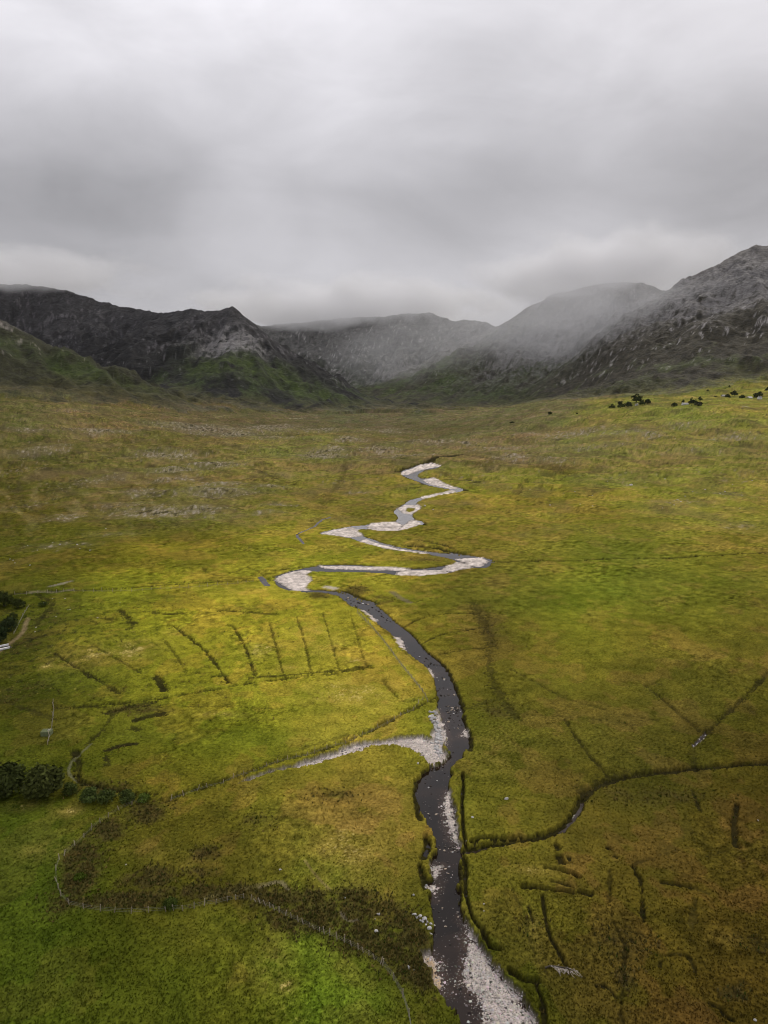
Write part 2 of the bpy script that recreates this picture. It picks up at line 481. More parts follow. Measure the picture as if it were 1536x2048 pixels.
# ------------------------------------------------------------------ drains, scarps, old field banks
# (pixels, half width m, depth m, darkness)
DRAINS_BANK_SHADE = [
    ([(700, 1225), (722, 1300), (733, 1335)], 0.7, 0.45, .55), ([(645, 1225), (665, 1290), (678, 1340)], 0.7, 0.45, .6),
    ([(594, 1235), (612, 1290), (622, 1345)], 0.9, 0.5, .7), ([(538, 1243), (552, 1290), (565, 1345)], 0.9, 0.5, .7),
    ([(465, 1250), (490, 1290), (500, 1320), (510, 1350)], 1.1, 0.6, .85), ([(345, 1250), (400, 1290), (430, 1325), (457, 1365)], 1.2, 0.6, .85),
    ([(330, 1282), (352, 1310), (372, 1345)], 0.9, 0.4, .6), ([(168, 1280), (230, 1315), (280, 1345)], 1.0, 0.4, .6),
    ([(110, 1305), (160, 1340), (215, 1370), (235, 1385)], 1.3, 0.5, .8), ([(313, 1352), (328, 1380)], 1.6, 0.6, .95),
    ([(385, 1345), (440, 1345)], 0.9, 0.4, .7), ([(425, 1352), (450, 1350)], 1.8, 0.5, .8), ([(290, 1275), (330, 1300)], .6, .3, .4),
    ([(745, 1334), (640, 1350), (520, 1362), (430, 1378), (330, 1395), (230, 1408), (120, 1415)], 1.3, 0.6, .75),
    ([(740, 1332), (700, 1338), (640, 1345), (560, 1352), (500, 1356)], 1.4, -0.2, .75),
    ([(520, 1235), (600, 1222), (700, 1213)], 0.6, 0.3, .3),
    ([(765, 1358), (785, 1385), (805, 1405), (830, 1400)], 1.0, 0.6, .55),
    ([(870, 1395), (840, 1410), (800, 1430), (740, 1460), (690, 1483), (640, 1500), (560, 1520), (480, 1550), (380, 1580), (330, 1600)], 1.7, 0.8, .72),
    ([(560, 1512), (620, 1490), (690, 1470)], 1.6, 0.2, .5),
    ([(860, 1500), (700, 1500)], 0.1, 0.0, .0),
    ([(983, 1123), (1040, 1124), (1120, 1121), (1200, 1118), (1300, 1115), (1400, 1112), (1536, 1106), (1650, 1102), (1800, 1097)], 1.7, 0.8, .85),
    ([(960, 1163), (1020, 1171)], 0.8, 0.4, .5), ([(820, 1205), (890, 1192)], 0.9, 0.4, .7), ([(800, 1258), (840, 1235), (900, 1225), (960, 1228)], 0.9, 0.5, .75),
    ([(845, 1287), (870, 1272), (900, 1265), (960, 1255), (985, 1250)], 0.9, 0.6, .85), ([(880, 1308), (930, 1298), (975, 1295)], 1.0, 0.5, .7),
    ([(945, 1205), (960, 1230), (975, 1265), (985, 1292)], 4.0, 0.4, .62), ([(880, 1222), (950, 1215), (985, 1215)], 1.4, 0.2, .5),
    ([(978, 1300), (980, 1350), (1000, 1395), (1035, 1435)], 2.6, 0.4, .6), ([(930, 1418), (965, 1405), (1000, 1397)], 1.8, 0.2, .5),
    ([(1015, 1335), (1080, 1370), (1140, 1400), (1250, 1430), (1350, 1445)], 1.1, 0.3, .42), ([(1015, 1335), (1050, 1352)], 0.9, 0.3, .6),
    ([(1130, 1440), (1170, 1500), (1195, 1530), (1225, 1562)], 0.9, 0.5, .7), ([(1040, 1430), (1160, 1435), (1280, 1450)], .8, .2, .35),
    ([(1290, 1370), (1350, 1420), (1400, 1462)], 1.0, 0.5, .6), ([(1290, 1372), (1310, 1365), (1330, 1372)], .6, .3, .5),
    ([(1700, 1240), (1560, 1320), (1500, 1385), (1450, 1430), (1430, 1448), (1410, 1472), (1388, 1490)], 1.4, 0.7, .72),
    ([(1388, 1490), (1385, 1520), (1395, 1545)], 1.6, 0.3, .5),
    ([(1440, 1340), (1500, 1420), (1536, 1450)], 0.8, 0.2, .3),
    ([(930, 1700), (965, 1692), (1000, 1685), (1060, 1675), (1120, 1660), (1140, 1640), (1160, 1612), (1165, 1590), (1200, 1566), (1240, 1556),
      (1300, 1545), (1400, 1535), (1460, 1530), (1560, 1523), (1700, 1514), (1900, 1505)], 1.15, 1.0, .95),
    ([(945, 1682), (965, 1672), (990, 1676), (1040, 1670)], 0.7, 1.2, 1.0), ([(1165, 1580), (1210, 1555), (1290, 1545)], 2.6, 0.3, .55),
    ([(1385, 1580), (1392, 1600), (1400, 1622)], 0.7, 0.5, .8), ([(1475, 1610), (1468, 1640), (1472, 1690)], 0.7, 0.8, .9),
    ([(1475, 1690), (1440, 1705), (1412, 1712)], 0.6, 0.2, .35), ([(1380, 1640), (1360, 1690), (1300, 1720)], 1.5, 0.2, .3),
    ([(1092, 1732), (1112, 1734), (1130, 1740), (1148, 1745), (1158, 1753)], 0.65, 1.4, 1.0), ([(1048, 1772), (1060, 1770), (1085, 1774), (1115, 1779), (1148, 1783)], 0.7, 1.2, 1.0),
    ([(1160, 1782), (1170, 1786), (1180, 1786)], 0.7, 1.0, 1.0), ([(1105, 1760), (1125, 1765), (1140, 1770)], 0.4, 0.6, .9),
    ([(1020, 1727), (1045, 1724)], 0.3, 0.4, .8), ([(1114, 1688), (1116, 1696)], 0.8, 0.8, .9), ([(1118, 1712), (1122, 1722)], 1.0, 0.8, .9), ([(1137, 1712), (1139, 1718)], 0.5, .6, .9),
    ([(1216, 1694), (1220, 1698)], 0.5, 0.7, .95), ([(1228, 1712), (1232, 1714)], 0.5, 0.6, .95),
    ([(1084, 1790), (1088, 1815), (1092, 1840), (1100, 1870), (1110, 1890), (1125, 1915), (1136, 1938)], 0.42, 0.8, .95),
    ([(1057, 1812), (1062, 1828), (1066, 1842)], 0.3, 0.5, .9), ([(1002, 1735), (1022, 1765), (1030, 1795), (1048, 1820), (1055, 1870), (1070, 1910), (1100, 1960)], 0.4, 0.25, .45),
    ([(1265, 1728), (1270, 1745), (1284, 1765), (1284, 1800), (1287, 1840)], 0.7, 0.8, .85), ([(1265, 1728), (1280, 1722), (1310, 1716)], 0.7, 0.3, .5),
    ([(1325, 1764), (1345, 1766), (1380, 1772)], 0.6, 0.8, .95), ([(1380, 1772), (1420, 1786)], 0.6, 0.3, .5),
    ([(1392, 1800), (1388, 1830), (1380, 1860)], 1.0, 0.4, .5), ([(1330, 1680), (1320, 1700), (1350, 1720)], .8, .1, .25),
    ([(1220, 1740), (1218, 1790), (1225, 1840), (1240, 1870), (1255, 1895), (1245, 1940), (1250, 1970), (1240, 2000), (1245, 2060), (1240, 2120)], 0.7, 0.6, .6),
    ([(1250, 1862), (1270, 1862), (1300, 1878)], 0.35, 0.4, .8), ([(1262, 1878), (1270, 1884)], 0.6, 0.5, .8), ([(1190, 1970), (1205, 1968), (1222, 1980), (1245, 2010)], 0.6, 0.6, .85),
    ([(1320, 1935), (1322, 1915), (1340, 1907), (1375, 1908), (1388, 1930), (1392, 1955)], 0.55, 0.5, .7), ([(1420, 2008), (1440, 2015), (1450, 2032), (1465, 2040)], 0.4, 0.7, .95),
    ([(1445, 1990), (1470, 1975), (1488, 1965)], 1.2, 0.3, .5), ([(1510, 1880), (1536, 1890)], 1.6, 0.3, .5),
    # upper edge of the right-hand river bank, its black shadow painted in
    ([(925, 1545), (927, 1570), (924, 1600), (925, 1640), (928, 1668), (932, 1690)], 0.45, 1.2, 1.0),
    ([(927, 1710), (933, 1735), (930, 1760), (932, 1785)], 0.55, 1.2, 1.0), ([(932, 1785), (938, 1812), (945, 1832)], 0.4, 1.0, 1.0),
    ([(945, 1832), (955, 1848), (966, 1856), (972, 1880), (985, 1895), (997, 1897)], 0.5, 1.1, 1.0), ([(966, 1858), (970, 1878)], 0.4, 1.0, .9),
    ([(1020, 1938), (1032, 1950), (1050, 1958), (1072, 1962)], 0.8, 1.2, 1.0), ([(1072, 1962), (1078, 1985), (1088, 2005)], 0.35, 0.8, .9),
    ([(1086, 2010), (1090, 2040), (1095, 2090)], 0.6, 1.0, .95),
    # left bank undercuts
    ([(851, 1672), (856, 1690), (850, 1702), (846, 1714)], 0.8, 1.2, 1.0), ([(840, 1728), (843, 1745), (848, 1760)], 0.7, 1.1, 1.0),
    ([(846, 1762), (850, 1775)], 0.5, 0.8, .9), ([(832, 1560), (831, 1600)], 0.5, 0.9, .9),
    # lines across the far moor
    ([(405, 1135), (415, 1145), (440, 1152), (470, 1143), (490, 1132), (515, 1140), (540, 1160)], 1.3, 0.5, .55),
    ([(300, 1166), (400, 1162), (520, 1155)], 1.4, 0.6, .8), ([(20, 1188), (100, 1182), (200, 1180), (300, 1172), (420, 1163), (520, 1160)], 1.6, 0.7, .8),
    ([(640, 1015), (660, 985), (680, 965), (690, 930), (700, 900), (690, 880)], 2.2, 0.6, .4), ([(560, 1140), (600, 1135)], 1.5, .3, .7),
    ([(700, 1118), (760, 1135)], .1, 0, 0), ([(810, 1090), (870, 1095), (920, 1108), (975, 1118)], 2.0, 1.2, .9),
    ([(815, 1077), (850, 1082), (885, 1090), (905, 1098)], 1.8, 1.0, .85), ([(1030, 990), (1040, 972), (1055, 955)], 3.0, .8, .5),
    ([(745, 1048), (720, 1052), (690, 1055), (655, 1062), (642, 1066)], 1.6, .8, .9), ([(550, 1153), (575, 1145), (610, 1136), (635, 1131), (680, 1129), (740, 1131)], 1.6, .8, .95),
    ([(800, 942), (815, 938), (835, 932), (855, 926), (870, 922), (880, 918), (900, 915), (918, 911)], 2.6, 1.4, .95),
    ([(918, 911), (960, 915), (1010, 925), (1060, 930), (1150, 945)], 2.4, .7, .5), ([(843, 968), (850, 966)], 2.0, .8, .9), ([(812, 978), (838, 975)], 2.0, .8, .8),
    ([(920, 976), (928, 979)], 3.0, 1.0, .95), ([(838, 1042), (845, 1048)], 2.4, 1.0, .95), ([(880, 1136), (915, 1135)], 1.2, .5, .8), ([(690, 1182), (720, 1195), (750, 1206)], 2.2, .6, .9),
    ([(610, 1183), (640, 1182), (668, 1183)], 2.4, .5, .85), ([(930, 955), (960, 960), (945, 963)], 3.0, .6, .7), ([(880, 955), (930, 960)], 2.0, .5, .6),
    # rushy hollows in the left fields
    ([(440, 1220), (500, 1225), (550, 1228)], 2.4, 0.2, .75), ([(290, 1222), (330, 1228), (370, 1226)], 2.2, .2, .75), ([(110, 1418), (150, 1412), (215, 1415)], 2.0, .2, .7),
    ([(225, 1425), (260, 1412), (300, 1405)], 3.0, .2, .85), ([(270, 1440), (300, 1432), (325, 1428)], 1.6, .2, .9), ([(265, 1455), (280, 1460)], 1.6, .2, .8),
    ([(215, 1500), (240, 1490), (270, 1487)], 1.1, .2, .95), ([(212, 1512), (215, 1530)], 1.6, .2, .85), ([(150, 1500), (160, 1525), (150, 1560), (200, 1575), (270, 1590), (310, 1588)], 1.5, .8, .85),
    ([(170, 1490), (200, 1465), (225, 1430)], 1.2, .4, .7), ([(360, 1412), (450, 1412), (560, 1418)], .9, .1, .5), ([(390, 1440), (480, 1440), (600, 1436)], 1.4, .1, .35),
    ([(180, 1460), (300, 1478), (430, 1475)], .7, .2, .3), ([(480, 1432), (540, 1436)], 1.2, .1, .3), ([(0, 1300), (40, 1288), (90, 1270)], 2.0, .2, .7),
    ([(0, 1400), (60, 1420), (110, 1440)], 1.6, .2, .6), ([(60, 1185), (110, 1205), (90, 1225), (70, 1250)], 2.4, .2, .7),
    ([(240, 1220), (270, 1250), (255, 1258)], 2.6, .2, .75), ([(195, 1235), (230, 1238)], 2.2, .2, .6),
]
near0 = ss((420 - Yg) / 250)
DRAINS_BANK_SHADE.append(([(a + 3, b - 1) for a, b in RIGHT if 1184 <= b <= 1420], 1.0, 0.5, .95))  # river bank lines, shade of the bank faces painted dark
DRAINS_BANK_SHADE.append(([(a + 3, b) for a, b in RIGHT if 1425 <= b <= 1500], 0.7, 0.5, .95))
DRAINS_BANK_SHADE.append(([(a - 3, b) for a, b in LEFT if 1186 <= b <= 1330], 0.6, 0.2, .7))
DRAINS_BANK_SHADE.append(([(a - 2, b) for a, b in LEFT if 1537 <= b <= 1640], 0.7, 0.5, .95))
DRAINS_BANK_SHADE.append(([(a + 2, b) for a, b in RIGHT if 1715 <= b <= 1805], 0.4, 0.4, .9))
carve = np.zeros((NR, NC), np.float32)
dark = np.zeros((NR, NC), np.float32)
wob = fbm(Xg / 5.0, Yg / 5.0, 2, 21)
wob2 = fbm(Xg / 1.3, Yg / 1.3, 2, 24)
wob3 = fbm(Xg / 0.6, Yg / 0.6, 2, 25) * near0
brk = fbm(Xg / 4.5, Yg / 6.0, 3, 26)
for pix, hw, dep, dk in DRAINS_BANK_SHADE:
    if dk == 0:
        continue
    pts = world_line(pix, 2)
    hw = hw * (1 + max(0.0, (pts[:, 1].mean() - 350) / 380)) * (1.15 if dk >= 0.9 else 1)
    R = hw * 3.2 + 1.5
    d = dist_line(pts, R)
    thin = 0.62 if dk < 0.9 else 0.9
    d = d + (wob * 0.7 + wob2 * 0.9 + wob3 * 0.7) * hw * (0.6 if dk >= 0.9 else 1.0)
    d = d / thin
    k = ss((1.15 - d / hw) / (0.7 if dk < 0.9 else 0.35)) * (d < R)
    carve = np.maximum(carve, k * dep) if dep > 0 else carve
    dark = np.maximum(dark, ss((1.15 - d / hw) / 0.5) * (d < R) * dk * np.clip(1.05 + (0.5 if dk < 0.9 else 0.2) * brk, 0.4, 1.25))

# trickles of open water: (pixels, half width)
BROOKS = [([(662, 1035), (637, 1045), (625, 1055), (605, 1063), (592, 1070), (598, 1078), (608, 1087)], 1.2),
          ([(521, 1153), (526, 1158), (529, 1164), (535, 1170)], 1.8),
          ([(922, 1699), (950, 1694), (990, 1687), (1030, 1680), (1060, 1676), (1090, 1670), (1120, 1660), (1140, 1640), (1160, 1612), (1165, 1598)], 0.55),
          ([(1387, 1490), (1395, 1481), (1405, 1472), (1412, 1462)], 0.6)]
sdB = np.full((NR, NC), -8.0, np.float32)
for pix, hw in BROOKS:
    d = dist_line(world_line(pix, 1), 8.0)
    sdB = np.maximum(sdB, hw - d + wob2 * 0.4)

# ------------------------------------------------------------------ land cover patches: ellipses given in the photograph, laid on the ground
def ellipse(px, py, rx, ry):
    c = unproject([px, px + rx, px, px], [py, py, py - ry, py + ry])
    cx, cy = c[0]
    ax = abs(c[1, 0] - cx)
    ay = abs(c[2, 1] - c[3, 1]) / 2
    rs, cs = sub(cx - 2.2 * ax, cx + 2.2 * ax, cy - 2.2 * ay, cy + 2.2 * ay)
    q = ((Xg[rs, cs] - cx) / ax) ** 2 + ((Yg[rs, cs] - cy) / ay) ** 2
    return rs, cs, np.exp(-q)


def patches(lst):
    m = np.zeros((NR, NC), np.float32)
    for e in lst:
        rs, cs, k = ellipse(*e[:4])
        m[rs, cs] = np.maximum(m[rs, cs], k * (e[4] if len(e) > 4 else 1))
    return m


OUTCROP = [(330, 912, 85, 8), (420, 927, 50, 6), (450, 932, 45, 5), (400, 855, 130, 9), (540, 856, 70, 9), (470, 866, 60, 8), (640, 908, 60, 6),
           (660, 900, 50, 5), (350, 940, 60, 7), (345, 960, 50, 8, .8), (290, 985, 50, 9, .8), (430, 985, 80, 10), (440, 968, 50, 6), (330, 1025, 120, 12),
           (400, 1018, 60, 8), (130, 1035, 45, 12, .7), (240, 1010, 70, 8, .6), (120, 1092, 70, 9, .6), (540, 972, 34, 4), (720, 985, 34, 5, .8), (560, 1011, 34, 5, .7),
           (530, 1026, 44, 4, .7), (760, 900, 44, 6), (820, 912, 65, 5), (1020, 915, 42, 12), (1100, 922, 60, 8, .7), (880, 885, 110, 8, .8),
           (1050, 870, 70, 5, .8), (1150, 865, 130, 11, .8), (1250, 868, 70, 7, .8), (1300, 872, 40, 10, .8), (1370, 850, 60, 9, .6), (1470, 870, 80, 11, .7),
           (1000, 896, 70, 6), (1260, 970, 22, 7, .7), (1360, 1005, 60, 8, .5), (1450, 990, 60, 9, .5), (200, 860, 90, 7), (80, 905, 60, 12, .7),
           (700, 880, 34, 4), (650, 860, 60, 5), (60, 860, 80, 8, .6), (560, 875, 60, 6, .8), (770, 862, 60, 5, .8), (1180, 895, 120, 5, .6), (1400, 900, 120, 5, .4),
           (200, 960, 60, 12, .5), (60, 1010, 50, 12, .4), (930, 889, 16, 4, 1.4), (1480, 1050, 50, 12, .4), (150, 820, 90, 7, .6), (700, 925, 60, 5, .4),
           (230, 1068, 60, 6, .4), (850, 940, 30, 4, .6)]
outc = patches(OUTCROP)
HEATH = [(150, 1765, 36, 46, 1.1), (172, 1708, 36, 30, 1.0), (215, 1663, 34, 22, 1.0), (290, 1625, 40, 22, .8), (240, 1800, 120, 15, 1.1), (295, 1757, 46, 22, 1.0),
         (410, 1705, 35, 14, .6), (430, 1785, 110, 17, 1.0), (400, 1745, 40, 12, .5), (560, 1795, 90, 22, .9), (640, 1830, 110, 34, .95), (740, 1850, 90, 50, .9), (800, 1880, 70, 50, .9), (840, 1930, 50, 45, .8),
         (700, 1800, 60, 30, .6), (520, 1640, 40, 20, .35), (670, 1590, 60, 16, .35), (980, 1250, 40, 45, .4), (960, 930, 60, 6, .5), (1110, 935, 70, 8, .5),
         (850, 935, 40, 8, .5), (110, 1230, 60, 35, .35), (60, 1285, 60, 30, .45), (40, 1380, 60, 30, .35), (280, 1420, 70, 14, .5), (330, 1200, 90, 20, .3),
         (510, 1215, 80, 10, .35), (640, 1190, 30, 8, .8), (710, 1180, 40, 10, .75), (760, 1200, 40, 12, .5), (1290, 1590, 140, 22, .35), (1000, 1420, 50, 25, .4),
         (200, 1575, 70, 16, .6), (300, 1130, 200, 10, .2), (840, 1120, 60, 8, .4), (1240, 1890, 60, 40, .35), (1250, 1960, 22, 30, .4), (880, 855, 300, 16, .35),
         (560, 850, 300, 16, .3), (1200, 855, 250, 16, .3), (300, 880, 200, 30, .2), (1060, 1850, 40, 20, .2), (1510, 1890, 34, 20, .4), (1470, 1990, 28, 18, .5)]
heath = patches(HEATH)
STRAW = [(180, 1310, 60, 25, .8), (265, 1300, 50, 22, .9), (95, 1332, 16, 8, .8), (525, 1298, 34, 14, 1), (350, 1265, 30, 10, .5), (650, 1290, 60, 30, .45), (710, 1322, 30, 8, .7),
         (700, 1385, 110, 32, .75), (620, 1260, 40, 12, .6), (580, 1335, 50, 12, .5), (440, 1428, 60, 6, .6), (700, 1690, 70, 60, .7), (640, 1640, 60, 30, .3),
         (545, 1930, 34, 50, .55), (570, 1972, 22, 16, .9), (575, 2030, 40, 22, .8), (40, 1612, 30, 10, .7), (140, 1622, 24, 10, .6), (100, 1700, 70, 20, .35), (780, 1600, 80, 40, .35),
         (1000, 1510, 70, 40, .35), (500, 1180, 120, 14, .35), (1500, 1062, 60, 16, .5), (1360, 1015, 70, 14, .3), (820, 1310, 30, 40, .3), (860, 1560, 20, 40, .2),
         (1060, 1740, 60, 12, .5), (1075, 1880, 16, 60, .5), (1450, 1880, 40, 14, .2), (230, 1640, 30, 10, .2), (300, 1700, 60, 20, .3), (380, 1720, 60, 16, .3)]
straw = patches(STRAW)
LUSH = [(300, 1470, 120, 14, .7), (500, 1470, 160, 12, .8), (420, 1375, 140, 8, .6), (150, 1360, 80, 20, .5), (560, 1480, 190, 24, .8), (700, 1465, 80, 18, .8), (850, 1440, 30, 40, .7), (830, 1400, 20, 10, .9), (600, 1900, 150, 60, .6), (720, 1970, 70, 60, .7), (60, 1850, 120, 160, .2),
        (480, 1850, 130, 30, .5), (300, 1870, 140, 40, .2), (930, 1600, 18, 50, .5), (945, 1860, 26, 60, .6), (1060, 1900, 30, 60, .3), (1000, 1960, 40, 50, .5), (250, 1200, 120, 50, .4),
        (1150, 828, 130, 8, .9), (1330, 815, 120, 9, .6), (1480, 780, 90, 8, .7), (620, 1110, 120, 22, .4), (960, 985, 60, 18, .4), (900, 1125, 30, 10, .4), (860, 1088, 60, 8, .5), (830, 1080, 60, 6, .4),
        (1420, 830, 60, 12, .5), (240, 1450, 100, 20, .4), (520, 1385, 150, 16, .4), (200, 840, 60, 5, .4), (70, 845, 60, 6, .5), (600, 1160, 30, 8, .3), (900, 1350, 20, 50, .3)]
lush = patches(LUSH)

# ------------------------------------------------------------------ mountains: crests with foot distances
RIDGES = [
    # (crest: (px, py, distance)), foot distance, steepness power, colour class
    ([(-420, 520, 4600), (-200, 545, 4500), (0, 568, 4400), (60, 568, 4400), (140, 582, 4350), (200, 603, 4300), (270, 617, 4200), (330, 627, 4050),
      (365, 621, 3850), (400, 620, 3750), (465, 619, 3650)], 820, 1.25, 0),
    ([(465, 619, 3650), (500, 650, 3640), (540, 690, 3600), (580, 723, 3560), (640, 762, 3500), (700, 792, 3450), (760, 815, 3400)], 560, 1.15, 0),
    ([(465, 619, 3650), (452, 650, 3520), (440, 690, 3380), (432, 740, 3240), (428, 790, 3100)], 330, 1.0, 0),
    ([(-700, 480, 2600), (-300, 550, 2500), (-100, 600, 2450), (0, 636, 2450), (60, 668, 2480), (110, 698, 2520), (180, 732, 2600), (250, 766, 2720), (310, 795, 2850), (350, 812, 2950)], 620, 1.3, 1),
    ([(430, 640, 6300), (480, 652, 6200), (520, 651, 6000), (600, 645, 5900), (680, 636, 5800), (770, 631, 5700), (815, 626, 5650), (860, 625, 5600), (900, 640, 5500), (945, 640, 5400), (975, 645, 5350), (1000, 656, 5200)], 1250, 1.5, 2),
    ([(990, 656, 5200), (1020, 640, 5100), (1050, 616, 5000), (1100, 591, 4900), (1150, 577, 4800), (1200, 568, 4700), (1250, 564, 4650), (1290, 567, 4600), (1330, 582, 4450), (1380, 560, 4250),
      (1450, 520, 4050), (1485, 500, 3950), (1512, 489, 3900), (1560, 492, 3850), (1650, 475, 3800), (2100, 480, 3600), (2800, 480, 3300)], 1500, 1.45, 3),
    ([(1900, 470, 3500), (1640, 500, 3480), (1536, 562, 3450), (1490, 605, 3350), (1430, 655, 3200), (1370, 700, 3050), (1300, 750, 2950)], 620, 1.2, 3),
    ([(-6000, 640, 2600), (-2500, 540, 2500), (-700, 480, 2600)], 1400, 1.3, 1),
    ([(2800, 480, 3300), (5000, 560, 2800), (9000, 650, 2400)], 1700, 1.4, 3),
]
warpx = fbm(Xg / 420, Yg / 420, 3, 31) * 110
warpy = fbm(Xg / 420, Yg / 420, 3, 37) * 110
mrow = np.searchsorted(YS, 1500)
Xm, Ym = (Xg + warpx)[mrow:], (Yg + warpy)[mrow:]
X0, Y0 = Xg[mrow:], Yg[mrow:]
HM = np.full(X0.shape, -50.0)
cls = np.zeros(X0.shape, np.int8)
frac = np.zeros(X0.shape)
gul1 = ridged(X0 / 330, Y0 / 330, 4, 41)
gul2 = ridged(X0 / 90, Y0 / 90, 3, 47)
fin = fbm(X0 / 38, Y0 / 38, 3, 53)
for crest, W, pw, cc in RIDGES:
    P = np.array([at_depth(*c) for c in crest])
    best = np.full(X0.shape, 1e9)
    hc = np.zeros(X0.shape)
    arc = np.zeros(X0.shape)
    acc = 0.0
    for (ax, ay, az), (bx, by, bz) in zip(P[:-1], P[1:]):
        vx, vy = bx - ax, by - ay
        L2 = vx * vx + vy * vy
        # keep the crest itself where it was traced: warp only away from it
        t = np.clip(((X0 - ax) * vx + (Y0 - ay) * vy) / L2, 0, 1)
        dd = np.hypot(X0 - ax - t * vx, Y0 - ay - t * vy)
        m = dd < best
        best = np.where(m, dd, best)
        hc = np.where(m, az + t * (bz - az), hc)
        arc = np.where(m, acc + t * math.sqrt(L2), arc)
        acc += math.sqrt(L2)
    off = ss(best / 250)
    bd = np.maximum(0, best + (warpx[mrow:] * 0.9) * off)
    tt = bd / W
    floor = HB[mrow:]
    prof = np.clip(1 - tt, 0, 1) ** pw
    h = floor - 12 + (hc - floor + 12) * prof
    gu = perlin(arc / 120 + fbm(X0 / 200, Y0 / 200, 2, 3) * 0.8, bd / 900, 61) + 0.6 * perlin(arc / 45 + fin * .3, bd / 500, 67)
    amp = np.clip(prof * (1 - prof) * 4, 0, 1)
    h = h + (perlin(arc / 70, arc * 0 + 3, 81) * 9 + perlin(arc / 24, arc * 0 + 5, 82) * 4) * np.clip(prof * 1.5 - .3, 0, 1)
    h = h + gu * 40 * amp + (gul1 - 0.4) * 62 * amp + (gul2 - 0.4) * 17 * np.clip(prof * 4, 0, 1) * np.clip(0.25 + off, 0, 1) + fin * 4 * np.clip(prof * 5, 0, 1)
    m = h > HM
    cls = np.where(m, cc, cls)
    frac = np.where(m, prof, frac)
    # soft union
    kk = 14.0
    hm = np.maximum(HM, h)
    HM = hm + kk * np.log1p(np.exp(-np.abs(HM - h) / kk)) * (np.abs(HM - h) < 80) * np.clip(prof * 6, 0, 1)
H = HB.copy()
# undulating moor
und = fbm(Xg / 160, Yg / 160, 3, 71) * 15 * ss((Yg - 500) / 900) + fbm(Xg / 45, Yg / 45, 3, 73) * 5.0 * ss((Yg - 250) / 500)
und = und + np.abs(fbm(Xg / 26, Yg / 60, 3, 75)) * 5.0 * np.clip(outc, 0, 1)
awayR = ss((-sdR - 2) / 12)
far_m = ss((Yg - 1000) / 200)
und = und * np.maximum(awayR, far_m * (sdR <= -13.9))
H = H + und
micro = fbm(Xg / 14, Yg / 14, 2, 77) * 0.35 + fbm(Xg / 3.6, Yg / 3.6, 3, 79) * 0.16
micro = micro + near * fbm(Xg / 0.9, Yg / 0.9, 2, 83) * 0.09
H = H + micro * (0.35 + 0.65 * awayR)
H = H - carve * (1 + 0.3 * edge_n) + 0.45 * heath * np.maximum(0, fbm(Xg / 1.8, Yg / 1.8, 2, 85)) * near * 1.5
moun = np.zeros((NR, NC))
Ha = H[mrow:]
blend = 18.0
dlt = HM - Ha
H[mrow:] = np.maximum(Ha, HM) + blend * np.log1p(np.exp(-np.abs(dlt) / blend)) * (np.abs(dlt) < 110) * ss((frac) * 6)
moun[mrow:] = ss((dlt + 8) / 22)
mcol = ss((dlt + 22 + 16 * fbm(X0 / 60, Y0 / 60, 3, 191)) / 60)
# river channel
bw = 0.22 + (1 - near) * 0.9
chan = ss((sdRn + 0.7 * (1 - near) + bw) / (2 * bw) + 0.0)
wlev = wl(Yg)
gh = wlev + 0.04 + 0.33 * ss((sdGn + 2.4 * (1 - near)) / 4.0) + 0.05 * edge_n + 0.03 * edge_s
bed = wlev - 0.5
inner = bed + (gh - bed) * ss((sdGn + 0.9 + 3.0 * (1 - near)) / 1.5)
inner = inner + isl_m * (wlev * 0 + 0.35 - (inner - wlev)) * 0.9
rrow = np.searchsorted(YS, 1150)
H[:rrow] = (H * (1 - chan) + inner * chan)[:rrow]
chan[rrow:] = 0
# brooks
bk = ss(sdB / 0.8 + 0.5)
brow = np.searchsorted(YS, 900)
H[:brow] = (H - bk * 0.5)[:brow]


def hz(x, y):
    """terrain height at world points (bilinear in the fan grid)"""
    x, y = np.asarray(x, float), np.asarray(y, float)
    r = np.clip(np.interp(y, YS, np.arange(NR)), 0, NR - 1.001)
    c = np.clip(np.interp(x / np.maximum(y, 1), US, np.arange(NC)), 0, NC - 1.001)
    r0, c0 = r.astype(int), c.astype(int)
    fr, fc = r - r0, c - c0
    return (H[r0, c0] * (1 - fr) * (1 - fc) + H[r0 + 1, c0] * fr * (1 - fc) + H[r0, c0 + 1] * (1 - fr) * fc + H[r0 + 1, c0 + 1] * fr * fc)


def sample(A, x, y):
    r = np.clip(np.rint(np.interp(y, YS, np.arange(NR))).astype(int), 0, NR - 1)
    c = np.clip(np.rint(np.interp(np.asarray(x) / np.maximum(y, 1), US, np.arange(NC))).astype(int), 0, NC - 1)
    return A[r, c]


